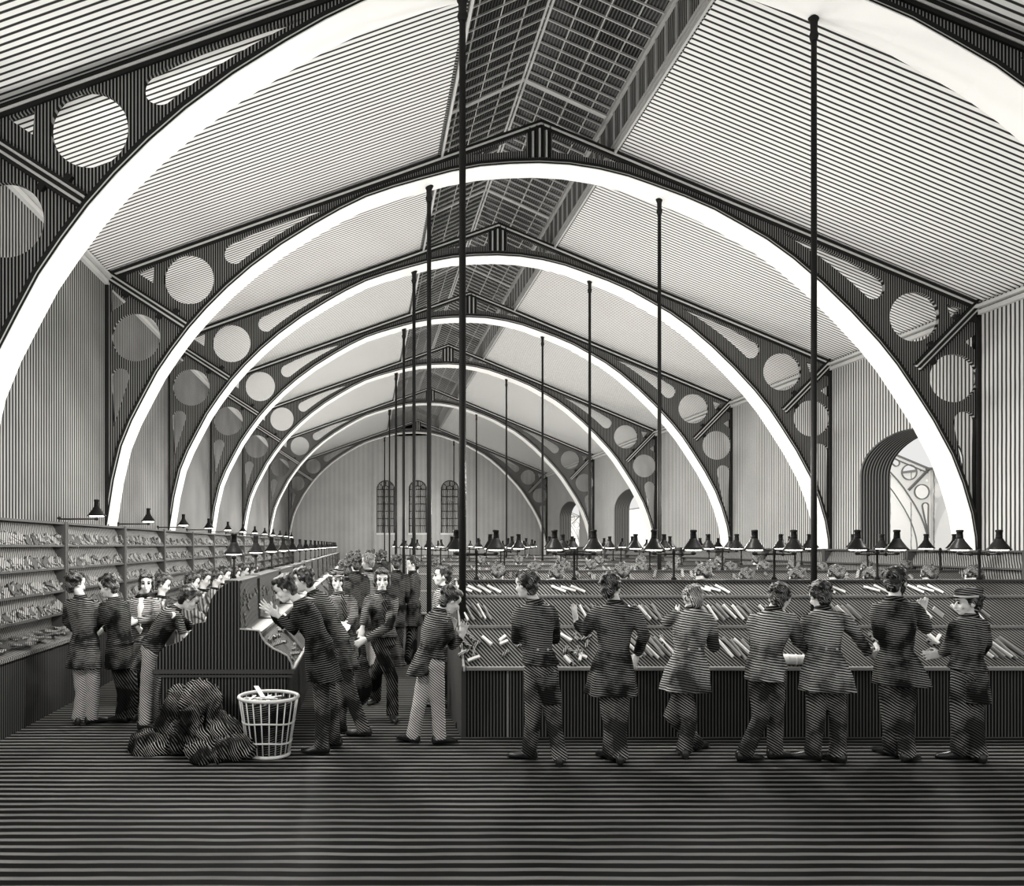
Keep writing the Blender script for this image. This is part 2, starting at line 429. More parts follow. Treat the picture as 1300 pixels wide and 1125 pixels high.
# lantern glazing, one window per bay
RX = (XSL+XSR)/2; ZE, ZR = 7.24, 7.93
edges = [YN]+[y+.35 for y in ARCH_Y]
for i, (ya, yb) in enumerate(zip(edges, edges[1:]+[YF])):
    if yb-ya < .2: continue
    root = thing('window_%d' % (4+i), None, None, (RX, ya, H+ZR)); struct(root); org = root.location
    for s, xe in ((-1, XSL-.05), (1, XSR+.05)):
        mb = MB(org); mb.prism([(xe, H+ZE), (RX, H+ZR), (RX, H+ZR+.03), (xe, H+ZE+.03)], 'y', ya, yb); mb.build('glass_pane', M_glass, root)
        mb = MB(org); n = max(1, round((yb-ya)/.26))
        for k in range(1, n+1):
            y = ya+(yb-ya)*k/n; th = .009 if k < n else .05
            mb.prism([(xe, H+ZE-.03), (RX, H+ZR-.03), (RX, H+ZR), (xe, H+ZE)], 'y', y-th, y+th)
        for t in (.25, .5, .75):
            x = xe+(RX-xe)*t; z = ZE+(ZR-ZE)*t
            mb.prism([(x-.008, H+z-.02), (x+.008, H+z-.02), (x+.008, H+z+.01), (x-.008, H+z+.01)], 'y', ya, yb)
        mb.build('glazing_bars', M_bar, root)
    mb = MB(org); mb.box((RX-.05, ya, H+ZR-.06), (RX-.015, yb, H+ZR-.01)); mb.box((RX+.015, ya, H+ZR-.06), (RX+.05, yb, H+ZR-.01)); mb.build('ridge_beam', M_bar, root)
# ---------------------------------------------------------------- next hall, seen through the openings
mb = MB(); mb.box((29.4, 10, 0), (29.7, 120, H+4.0)); struct(mb.build('wall_next_hall', M_brightl))
mb = MB(); mb.box((29.15, 10, H+3.9), (29.4, 120, H+4.0)); struct(mb.build('trim_8', M_outl))
def far_arch(Y):
    dx = 19.2; org = Vector((2.92+dx, Y, 0))
    root = thing('white_roof_arch', None, 'arch', org, 'white roof arches of the next hall')
    IN = [FOOTL]+INTR+[FOOTR]
    sh = lambda P: [(p[0]+dx, p[1]) for p in P]
    outer = [(XL, -H), EAVL, APEX, EAVR, (XR, -H)]+[(p[0], p[1]) for p in reversed(IN)]
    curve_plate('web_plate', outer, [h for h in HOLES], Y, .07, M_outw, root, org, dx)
    I2 = sh(IN); mb = MB(org); ribbon(mb, I2, off_curve(I2, .05), Y-.06, Y+.0); mb.build('curved_moulding', M_outl, root)
    mb = MB(org); ribbon(mb, off_curve(I2, -.35), off_curve(I2, -.31), Y+.3, Y+.35); mb.build('inner_moulding', M_outl, root)
    for a, b in ((EAVL, APEX), (APEX, EAVR)):
        P = sh([a, b]); mb = MB(org); ribbon(mb, off_curve(P, -.09), off_curve(P, -.0), Y-.06, Y); mb.build('top_chord', M_outl, root)
        mb = MB(org); ribbon(mb, off_curve(P, -.29), off_curve(P, -.24), Y-.06, Y); mb.build('chord_bead', M_outl, root)
    for c in HOLES[:4]+HOLES[6:10]:
        P = sh(c+[c[0]]); mb = MB(org); ribbon(mb, off_curve(P, .0), off_curve(P, .05), Y-.06, Y); mb.build('hole_rim', M_outl, root)
    for (a, b) in ((EAVL, (-2.86, 3.54)), (EAVR, p1(1158,473))):
        P = sh([a, b]); mb = MB(org); ribbon(mb, off_curve(P, -.06), off_curve(P, -.02), Y-.08, Y); ribbon(mb, off_curve(P, .02), off_curve(P, .06), Y-.08, Y); mb.build('diagonal_brace', M_outl, root)
    return root
f0 = far_arch(41.0); f0['label'] = 'white roof arch of the next hall, seen through the nearest big wall opening'
for y, l in ((91.0, 'white roof arch of the next hall, seen through the middle wall opening'), (108.0, 'white roof arch of the next hall, seen through the farthest small wall opening')):
    c = copy_tree(f0); c.location.y = y; c['label'] = l
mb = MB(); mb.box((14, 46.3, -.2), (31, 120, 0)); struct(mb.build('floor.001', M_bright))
# ---------------------------------------------------------------- columns
def make_col(X, Y, r, label):
    zt = H+intr_z(X)-.0; org = Vector((X, Y, 0))
    root = thing('iron_column', label, 'column', org, 'slender iron columns under the arches')
    mb = MB(org); mb.lathe(org, [(r, .1), (r*.97, zt*.5), (r*.9, zt-.22)], 14); mb.build('shaft', M_irong, root, True)
    mb = MB(org); mb.lathe(org, [(r*1.1, zt-.26), (r*1.5, zt-.2), (r*1.1, zt-.15), (r*1.2, zt-.06), (r*1.9, zt)], 14); mb.build('capital', M_iron, root, True)
    mb = MB(org); mb.lathe(org, [(r*2, 0), (r*2, .05), (r*1.3, .1), (r*1.1, .16)], 14); mb.build('column_base', M_iron, root, True)
ordn = ['nearest', 'second nearest', 'third nearest', 'fourth nearest', 'fifth nearest', 'sixth nearest', 'farthest']
for i, y in enumerate(ARCH_Y):
    yy = y+.40 if i == 0 else y+.28
    make_col(1.075, yy, .040, '%s slender black iron column in the left line, beside the central aisle' % ordn[i])
    make_col(4.97, yy, .032, '%s slender black iron column in the right line, rising among the sorting desks' % ordn[i])
# ---------------------------------------------------------------- end gable of the lantern
mb = MB(); mb.prism([(XSL-.1, H+slope_z(XSL)-.1), (XSR+.1, H+slope_z(XSR)-.1), (XSR+.1, H+7.3), (RX, H+7.97), (XSL-.1, H+7.3)], 'y', YF+.0, YF+.3)
struct(mb.build('trim_9', M_wall_f))
# ---------------------------------------------------------------- racks along the side walls
def make_rack(x, s, top, name, label, cat, group, y0):
    """pigeonhole rack, 2.6 m long, facing +s; x = wall face"""
    org = Vector((x, y0, 0)); L = 2.6
    root = thing(name, label, cat, org, group)
    fx = x+s*.22
    mb = MB(org); mb.box((x+s*.01, y0+.01, .1), (x+s*.05, y0+L-.01, top)); mb.build('back_panel', M_rack, root)
    mb = MB(org); mb.prism([(x+s*.05, .95), (x+s*.50, .84), (x+s*.50, .80), (x+s*.05, .80)], 'y', y0+.01, y0+L-.01); mb.build('sloping_tray', M_rack, root)
    mb = MB(org); mb.box((x+s*.05, y0+.01, .0), (x+s*.46, y0+L-.01, .80)); mb.build('base_panel', M_desk_vy, root)
    n = 4 if top > 2.1 else 3
    for k in range(n+1):
        z = 1.12+(top-1.12)*k/n
        mb = MB(org); mb.box((x+s*.05, y0+.01, z-.014), (fx, y0+L-.01, z+.014)); mb.build('shelf' if k < n else 'cornice', M_frame, root)
    for yy in (y0+.01, y0+L-.05):
        mb = MB(org); mb.box((x+s*.05, yy, .84), (fx+s*.015, yy+.04, top+.02)); mb.build('upright', M_frame, root)
    # inner sloping boards of the pigeonholes
    for k in range(n):
        z = 1.12+(top-1.12)*k/n; z1 = 1.12+(top-1.12)*(k+1)/n
        mb = MB(org); mb.prism([(x+s*.05, z+.014), (x+s*.20, z+.014), (x+s*.06, z1-.02), (x+s*.05, z1-.02)], 'y', y0+.05, y0+L-.05); mb.build('pigeonhole_board', M_rack, root)
    return root
ORD = ['nearest', 'second', 'third', 'fourth', 'fifth', 'sixth', 'seventh', 'eighth', 'ninth', 'tenth', 'eleventh', 'twelfth', 'thirteenth', 'fourteenth', 'fifteenth', 'sixteenth', 'seventeenth', 'eighteenth', 'nineteenth', 'twentieth']
rk = make_rack(XL+.05, 1, 2.32, 'pigeonhole_rack', 'nearest wooden pigeonhole rack against the left wall', 'rack', 'pigeonhole racks along the left wall', 5.4)
for k in range(1, 15):
    c = copy_tree(rk); c.location.y = 5.4+2.6*k; c['label'] = '%s wooden pigeonhole rack along the left wall, counted from the viewer' % ORD[k]
rk = make_rack(XR-.05, -1, 1.93, 'pigeonhole_rack', 'nearest low pigeonhole rack against the right wall', 'rack', 'pigeonhole racks along the right wall', 9.2)
for k in range(1, 13):
    c = copy_tree(rk); c.location.y = 9.2+2.6*k; c['label'] = '%s low pigeonhole rack along the right wall, counted from the viewer' % ORD[k]
# uncountable letters stuffed in the pigeonholes
def specks(name, label, group, gen, n, m):
    mb = MB()
    for _ in range(n):
        c, sz, rot = gen(); mb.obox(c, sz, rot)
    o = mb.build(name, m); tag(o, label, 'letters', group, 'stuff'); return o
def RE(a, b, c): return Matrix.Rotation(c, 3, 'Z') @ Matrix.Rotation(b, 3, 'Y') @ Matrix.Rotation(a, 3, 'X')
def g_left():
    y = 8+30*random.random()**1.6; k = random.randrange(5)
    if k == 4: return (XL+.05+random.uniform(.1,.45), y, .93), (.10,.16,.02), RE(random.uniform(-.2,.2), random.uniform(-.1,.3), random.random()*3)
    return (XL+.05+.18, y, 1.14+.3*k+random.uniform(.02,.10)), (.03,random.uniform(.03,.2),random.uniform(.03,.12)), RE(random.uniform(-.6,.6), -.4, 0)
specks('pigeonhole_letters', 'loose letters stuffed into the pigeonholes along the left wall', None, g_left, 1300, M_paperd)
specks('pigeonhole_parcels', 'dark packets lying in the pigeonholes along the left wall', None, g_left, 900, M_frame)
# ---------------------------------------------------------------- transverse sorting tables
D = .0
def desk_profile(y0):
    """half profile of the tiers (y, z) then the mirrored rear"""
    f = [(0,.0),(0,.71),(-.04,.71),(-.04,.75),(.02,.76),(.33,1.12),(.33,1.145),(.36,1.15),(.54,1.44),(.54,1.46),(.57,1.465),(.67,1.61),(.67,1.63)]
    W = 1.44
    return [(y0+a, b) for a, b in f]+[(y0+W-a, b) for a, b in reversed(f)]
def make_desk(x0, x1, y0, label):
    org = Vector((x0, y0, 0)); W = 1.44
    root = thing('sorting_table', label, 'table', org, 'tiered sorting tables across the hall')
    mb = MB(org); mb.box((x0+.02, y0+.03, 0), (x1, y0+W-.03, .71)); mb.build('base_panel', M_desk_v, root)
    mb = MB(org); mb.box((x0+.01, y0-.04, .71), (x1, y0+W+.04, .75), .006); mb.build('counter', M_ledge, root)
    for (a, b) in (((.0,.75),(.33,1.12)), ((.35,1.15),(.54,1.44)), ((.56,1.465),(.67,1.61))):
        mb = MB(org); mb.prism([(y0+a[0], a[1]), (y0+b[0], b[1]), (y0+W/2, b[1]), (y0+W/2, a[1])], 'x', x0+.02, x1)
        mb.build('front_tray', M_tray, root)
        mb = MB(org); mb.prism([(y0+W-a[0], a[1]), (y0+W-b[0], b[1]), (y0+W/2+.001, b[1]), (y0+W/2+.001, a[1])], 'x', x0+.02, x1)
        mb.build('rear_tray', M_tray, root)
    for a, z in ((.32,1.12), (.53,1.44)):
        mb = MB(org); mb.box((x0+.01, y0+a, z), (x1, y0+W-a, z+.028)); mb.build('shelf_ledge', M_ledge, root)
    mb = MB(org); mb.box((x0+.01, y0+.65, 1.61), (x1, y0+W-.65, 1.635)); mb.build('top_board', M_frame, root)
    mb = MB(org); pr = desk_profile(y0); mb.prism(pr, 'x', x0-.03, x0+.02); mb.build('end_panel', M_frame, root)
    mb = MB(org)
    q = [(a, b) for a, b in pr if b > .7]
    bm = mb.bm
    # pale edge strip along the end profile
    for a, b in zip(q, q[1:]):
        if abs(a[0]-b[0])+abs(a[1]-b[1]) < .02: continue
        mb.tube([(x0-.005, a[0]-.006, a[1]+.004), (x0-.005, b[0]-.006, b[1]+.004)], .012, 6)
    mb.build('edge_bead', M_bar, root)
    x = x0+.48
    while x < x1-.3:
        mb = MB(org); mb.box((x, y0+.01, 0), (x+.13, y0+.03, .71)); mb.build('pilaster', M_ledge if False else M_desk_v, root)
        mb = MB(org); mb.box((x-.025, y0+.02, 0), (x-.008, y0+.035, .71)); mb.build('panel_groove', M_ledge, root)
        x += 29
    return root
DESKS = [(1.04, 8.30), (1.55, 11.75), (1.04, 15.0), (1.04, 19.0), (1.04, 24.0), (1.04, 31.0)]
dl = ['nearest tiered sorting table on the right, with clerks standing along its front',
      'second tiered sorting table across the right side, behind the nearest one',
      'third tiered sorting table across the right side, its dark end facing the aisle',
      'fourth tiered sorting table across the right side of the hall',
      'fifth tiered sorting table across the right side of the hall',
      'farthest tiered sorting table across the right side of the hall']
for (x, y), l in zip(DESKS, dl): make_desk(x, 9.35, y, l)
# ---------------------------------------------------------------- long sorting table on the left, end scroll towards the viewer
org = Vector((-1.465, 8.16, 0))
root = thing('sorting_table', 'long sorting table running down the hall, curved dark end panel facing the viewer', 'table', org)
SY = 122.5
prof = [(283,744),(275,751),(268,761),(264,775),(261,790),(247,792),(243,800),(238,806),(230,814),(220,818),(209,821),(203,827),(200,834),(198,842),(197,850)]
L_ = [((x-464)/SY, H+(692-y)/SY) for x, y in prof]
prR = [(304,738),(305,799),(329,801),(333,810),(338,817),(347,824),(356,828),(365,833),(370,842),(372,850)]
R_ = [((x-464)/SY, H+(692-y)/SY) for x, y in prR]
end = [L_[-1]]+list(reversed(L_[:-1]))+[((x-464)/SY, H+(692-y)/SY) for x, y in ((290,740),(300,737))]+R_
mb = MB(org); mb.prism(end, 'y', 8.16, 8.21); mb.build('end_panel', M_desk_v, root)
mb = MB(org); mb.box((-2.20, 8.13, .70), (-.74, 8.21, .74)); mb.box((-2.18, 8.14, .66), (-.76, 8.21, .685)); mb.build('end_moulding', M_frame, root)
mb = MB(org); mb.box((-2.12, 8.165, 0), (-.81, 8.21, .70)); mb.build('end_base', M_desk_v, root)
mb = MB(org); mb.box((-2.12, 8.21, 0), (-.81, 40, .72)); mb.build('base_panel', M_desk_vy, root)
mb = MB(org); mb.box((-2.18, 8.21, .70), (-.75, 40, .73)); mb.build('counter', M_ledge, root)
for s, nm in ((1, 'right'), (-1, 'left')):
    f = lambda x: -1.465+s*(x+1.465)
    mb = MB(org); mb.prism([(f(-.78), .73), (f(-1.10), 1.10), (-1.465, 1.10), (-1.465, .73)], 'y', 8.21, 40); mb.build('lower_tray', M_tray_y, root)
    mb = MB(org); mb.prism([(-1.305, 1.13), (-1.32, 1.63), (-1.465, 1.63), (-1.465, 1.13)] if s == 1 else [(-1.625, 1.13), (-1.60, 1.42), (-1.50, 1.57), (-1.465, 1.60), (-1.465, 1.13)], 'y', 8.21, 40); mb.build('upper_tray', M_tray_y, root)
    mb = MB(org); mb.box((f(-1.08), 8.21, 1.10), (-1.465, 40, 1.13)); mb.build('shelf_ledge', M_ledge, root)
    for k in range(12):
        y = 9.6+2.4*k
        mb = MB(org); mb.prism([(f(-.76), .74), (f(-1.08), 1.13), (f(-1.28), 1.16), (f(-1.29) if s == 1 else -1.60, 1.67 if s == 1 else 1.44), (-1.465, 1.67), (-1.465, .74)], 'y', y, y+.03); mb.build('divider', M_frame, root)
mb = MB(org); mb.box((-1.47, 8.21, 1.63), (-1.29, 40, 1.66)); mb.build('top_board', M_frame, root)
mb = MB(org); mb.tube([(R_[i][0]+.0, 8.15, R_[i][1]+.006) for i in range(1, len(R_))], .010, 6); mb.build('edge_bead', M_bar, root)
# ---------------------------------------------------------------- lamps
LIGHTS = []
def shade_parts(root, org, x, y, z, k=1.):
    """conical shade with chimney, rim at height z"""
    c = Vector((x, y, z))
    mb = MB(org); mb.lathe(c, [(.118*k, 0), (.122*k, .006), (.10*k, .03), (.052*k, .10), (.040*k, .125), (.036*k, .13), (.030*k, .125), (.045*k, .095), (.095*k, .026)], 18, False); sh_ = mb.build('lamp_shade', M_lamp, root, True)
    mb = MB(org); mb.lathe(c, [(.036*k, .12), (.034*k, .15), (.030*k, .20), (.037*k, .205), (.037*k, .225), (.028*k, .23)], 12); mb.build('chimney', M_lamp, sh_, True)
    mb = MB(org); mb.lathe(c, [(.03*k, -.012), (.085*k, -.006), (.098*k, .006), (.07*k, .02)], 16); gl_ = mb.build('glass_globe', M_glow, root, True)
    mb = MB(org); mb.lathe(c, [(.012, -.06), (.028, -.05), (.03, -.03), (.014, -.012)], 10); mb.build('burner', M_lamp, gl_, True)
def twin_lamp(X, Y, z0, label, group):
    org = Vector((X, Y, z0))
    r = thing('twin_gas_lamp', label, 'lamp', org, group)
    z = 1.975
    mb = MB(org); mb.lathe(org, [(.03, 0), (.03, .02), (.014, .035), (.013, z-.06-z0), (.02, z-.05-z0), (.02, z-.01-z0), (.01, z+.01-z0)], 10); mb.build('post', M_iron, r, True)
    mb = MB(org); mb.tube([(X-.24, Y, z-.05), (X+.24, Y, z-.05)], .011, 8); mb.build('crossbar', M_iron, r, True)
    mb = MB(org); mb.ell((X-.10, Y, z-.05), (.022,.022,.022)); mb.ell((X+.10, Y, z-.05), (.022,.022,.022)); mb.build('tap', M_iron, r, True)
    for s in (-1, 1): shade_parts(r, org, X+s*.225, Y, z)
    return r
def single_post(X, Y, z0, label, group):
    org = Vector((X, Y, z0)); r = thing('gas_lamp', label, 'lamp', org, group); z = 1.93
    mb = MB(org); mb.lathe(org, [(.028, 0), (.028, .02), (.012, .035), (.012, z-.04-z0)], 10); mb.build('post', M_iron, r, True)
    shade_parts(r, org, X, Y, z, .95); return r
def arm_lamp(X, Y, z0, label, group):
    org = Vector((X-.52, Y, z0)); r = thing('gas_lamp', label, 'lamp', org, group); z = 2.43
    mb = MB(org); mb.tube([(X-.52, Y, z0), (X-.52, Y, z-.03), (X-.50, Y, z-.04), (X, Y, z-.04)], .011, 8); mb.build('bracket_arm', M_iron, r, True)
    mb = MB(org); mb.ell((X-.52, Y, z-.03), (.025,.025,.025)); mb.build('tap', M_iron, r, True)
    shade_parts(r, org, X, Y, z, 1.05); return r
t0 = twin_lamp(0, 0, 1.635, 'x', None)
POSTS = [[1.27, 2.39, 3.53, 4.68, 5.86, 7.03, 8.20], [2.20+1.15*k for k in range(7)], [1.5+1.2*k for k in range(7)], [1.4+1.2*k for k in range(7)], [1.4+1.2*k for k in range(7)], [1.4+1.3*k for k in range(6)]]
place = ['nearest sorting table', 'second sorting table', 'third sorting table', 'fourth sorting table', 'fifth sorting table', 'farthest sorting table']
first = True
for r, (xs, (dx, dy)) in enumerate(zip(POSTS, DESKS)):
    for k, x in enumerate(xs):
        c = t0 if first else copy_tree(t0); first = False
        c.location = (x, dy+.72, 1.635)
        c['group'] = 'twin gas lamps on the sorting tables'
        c['label'] = 'black twin gas lamp on the %s, %s from the aisle end' % (place[r], ORD[k] if k else 'first')
        if k in (0, 2, 4): LIGHTS.append((x+.5, dy+.72, 2.75, 1.1))
s0 = single_post(-1.46, 8.75, 1.66, 'x', None)
for k in range(18):
    c = s0 if k == 0 else copy_tree(s0)
    c.location.y = 8.75+1.75*k; c['group'] = 'gas lamps on the long left table'
    c['label'] = 'black cone gas lamp on the long left table, %s' % ('nearest the viewer' if k == 0 else ORD[k]+' from its near end')
    if k % 2 == 0: LIGHTS.append((-1.46, 8.75+1.75*k+.8, 2.75, 1.))
s0 = arm_lamp(-3.72, 10.9, 2.32, 'x', None)
for k in range(12):
    c = s0 if k == 0 else copy_tree(s0)
    c.location.y = 10.9+2.6*k; c['group'] = 'bracket lamps on the left wall racks'
    c['label'] = 'black gas lamp on a bracket above the left wall racks, %s' % ('nearest the viewer' if k == 0 else ORD[k]+' from the viewer')
LIGHTS = [(x, y, z, e*92*(1+max(0, y-12)/26)) for x, y, z, e in LIGHTS]+[(-3.0, 11.5+4.5*k, 3.0, 45) for k in range(7)]+[(21,y,4,1500) for y in (16,30,50,85,105)]+[(-1.46,8.6,3.2,230),(-3.4,4.5,3.6,230),(2.0,42,3,160),(5,43,3,120)]  # bare lights stand above the lamps; near-viewer, far-end and next-hall ones are added fill
EXPO = .25
# ---------------------------------------------------------------- letters on the nearest table
tiers = [((.0,.75),(.33,1.12),'lowest'), ((.35,1.15),(.54,1.44),'middle'), ((.56,1.465),(.67,1.61),'top')]
def put_letters(spots, tier, px0, fn, size, label, group, lean, name='letter'):
    pass
base_me = {}
def letter(X, Yv, Z, size, rot, label, group, name='letter', m=None):
    key = (tuple(size), name, (m or M_paper).name)
    if key not in base_me:
        b = MB(); b.box((-size[0]/2, -size[1]/2, -size[2]/2), (size[0]/2, size[1]/2, size[2]/2), .002)
        o = b.build(name, m or M_paper); base_me[key] = o.data
    else:
        o = bpy.data.objects.new(name, base_me[key]); COL.objects.link(o)
    o.location = (X, Yv, Z); o.rotation_euler = rot
    tag(o, label, 'letter', group); return o
rnd = random.Random(4)
y0 = 8.30
def on_tier(t, x, frac, size, roll, label, group, m=None):
    a, b, _ = tiers[t]
    sl = math.atan2(b[1]-a[1], b[0]-a[0])
    yy = y0+a[0]+(b[0]-a[0])*frac; zz = a[1]+(b[1]-a[1])*frac
    n = Vector((0, -math.sin(sl), math.cos(sl)))
    p = Vector((x, yy, zz))+n*(size[2]/2+.004)
    R = Matrix.Rotation(sl, 3, 'X') @ Matrix.Rotation(roll, 3, 'Z')
    return letter(p.x, p.y, p.z, size, R.to_euler(), label, group, m=m)
# groups seen between the clerks: (px, tier, n, kind)
for px, t, n, kind in [(612,1,5,'row'),(600,0,9,'heap'),(702,1,4,'row'),(728,0,12,'heap'),(740,2,3,'flat'),(812,1,6,'row'),(826,0,7,'row'),(838,1,3,'row'),(918,1,7,'row'),(940,0,6,'row'),(932,2,3,'flat'),(1000,1,4,'row'),(1085,1,6,'row'),(1085,2,3,'flat'),(1107,0,6,'heap'),(1185,1,4,'row'),(1180,0,6,'heap'),(1255,1,5,'row'),(1262,0,6,'row'),(622,2,4,'flat'),(650,0,4,'heap'),(760,1,3,'row'),(856,0,4,'heap'),(960,1,3,'row'),(1150,2,2,'flat'),(1215,2,3,'flat')]:
    X = (px-464)*8.5/1000
    tn = tiers[t][2]
    where = 'left end' if px < 680 else 'left half' if px < 860 else 'middle' if px < 1030 else 'right half' if px < 1170 else 'right end'
    for i in range(n):
        if kind == 'row':
            on_tier(t, X+.065*(i-n/2)+rnd.uniform(-.01,.01), .45+rnd.uniform(-.05,.05), (.016,(.27 if t == 0 else .20),.035), .45+rnd.uniform(-.12,.12), 'pale letter leaning in the %s tier at the %s of the nearest table' % (tn, where), 'leaning letters in the %s tier, %s' % (tn, where), M_paper if i % 3 == 0 else M_ledge)
        elif kind == 'heap':
            on_tier(t, X+rnd.uniform(-.18,.18), rnd.uniform(.12,.75), (.03,rnd.choice((.10,.14)),.03), rnd.uniform(-1.2,1.2), 'small packet heaped in the %s tier at the %s of the nearest table' % (tn, where), 'heaped packets in the %s tier, %s' % (tn, where), M_paper if i % 3 == 0 else M_paperd)
        else:
            on_tier(t, X+.11*(i-n/2), .45, (.03,.17,.012), 1.1+rnd.uniform(-.2,.2), 'flat letter lying in the %s tier at the %s of the nearest table' % (tn, where), 'flat letters in the %s tier, %s' % (tn, where), M_paper)
def g_rows():
    d = random.randrange(1, 6); x0, yy = DESKS[d]
    x = random.uniform(x0+.1, 9.2); t = random.randrange(3); a, b, _ = tiers[t]; f = random.uniform(.1,.7)
    return (x, yy+a[0]+(b[0]-a[0])*f-.01, a[1]+(b[1]-a[1])*f+.02), (.04,random.uniform(.05,.18),.03), RE(.8, 0, random.uniform(-.8,.8))
specks('sorted_letters', 'loose letters spread over the farther sorting tables', None, g_rows, 500, M_paperd)
def g_long():
    y = 8.3+28*random.random()**1.5; up = random.random() < .5
    f = random.uniform(.1,.85)
    if up: return (-1.305, y, 1.16+.4*f), (.02,.14,.03), RE(random.uniform(-.9,.9), 0, 0)
    return (-.78-.32*f+.01, y, .73+.37*f+.02), (.03,.18,.03), RE(random.uniform(-.5,.5), .8, random.uniform(-.8,.8))
specks('tray_letters', 'loose letters in the trays of the long left table', None, g_long, 170, M_paperd)
# ---------------------------------------------------------------- people
VX = Vector
def axes(th):
    t = math.radians(th); f = VX((math.sin(t), math.cos(t), 0)); u = VX((math.cos(t), -math.sin(t), 0))
    if u.x < -.05 or (abs(u.x) <= .05 and u.y < 0): u = -u
    return u, f
def hand(mb, w, d, n, side, curl=.5, spread=.16):
    """w wrist, d pointing direction, n palm normal, side = thumb side axis"""
    d = d.normalized(); s = (side-d*side.dot(d)).normalized(); n = d.cross(s).normalized() if n is None else (n-d*n.dot(d)-s*n.dot(s)).normalized()
    mb.loft([(w-d*.03, s, n, .026, .020), (w+d*.01, s, n, .030, .018), (w+d*.05, s, n, .042, .016), (w+d*.088, s, n, .040, .013), (w+d*.094, s, n, .034, .009)], 12)
    for k, (L, o) in enumerate(((.070, .031), (.080, .0105), (.075, -.0105), (.058, -.031))):
        a = (o/.031)*spread
        dd = (d*math.cos(a)+s*math.sin(a)).normalized()
        p = w+d*.080+s*o; pts = [p]; c = 0
        for j, fr in enumerate((.42, .32, .26)):
            c += curl*(.45 if j == 0 else .55)
            p = p+(dd*math.cos(c)+n*math.sin(c))*L*fr*1.08; pts.append(p)
        mb.tube(pts, [.0095, .009, .0082, .0068], 8)
    p = w+d*.022+s*.024
    t1 = p+(d*.55+s*.8+n*.25).normalized()*.045; t2 = t1+(d*.9+s*.3+n*.35).normalized()*.034
    mb.tube([p, t1, t2], [.013, .011, .0075], 8)
def head_axes(th, pitch, roll=0):
    t = math.radians(th); p = math.radians(pitch)
    f = VX((math.sin(t)*math.cos(p), math.cos(t)*math.cos(p), -math.sin(p)))
    s = VX((math.cos(t), -math.sin(t), 0)); w = s.cross(f).normalized()
    if roll:
        R = Matrix.Rotation(math.radians(roll), 3, f); s = R @ s; w = R @ w
    return s, f, w
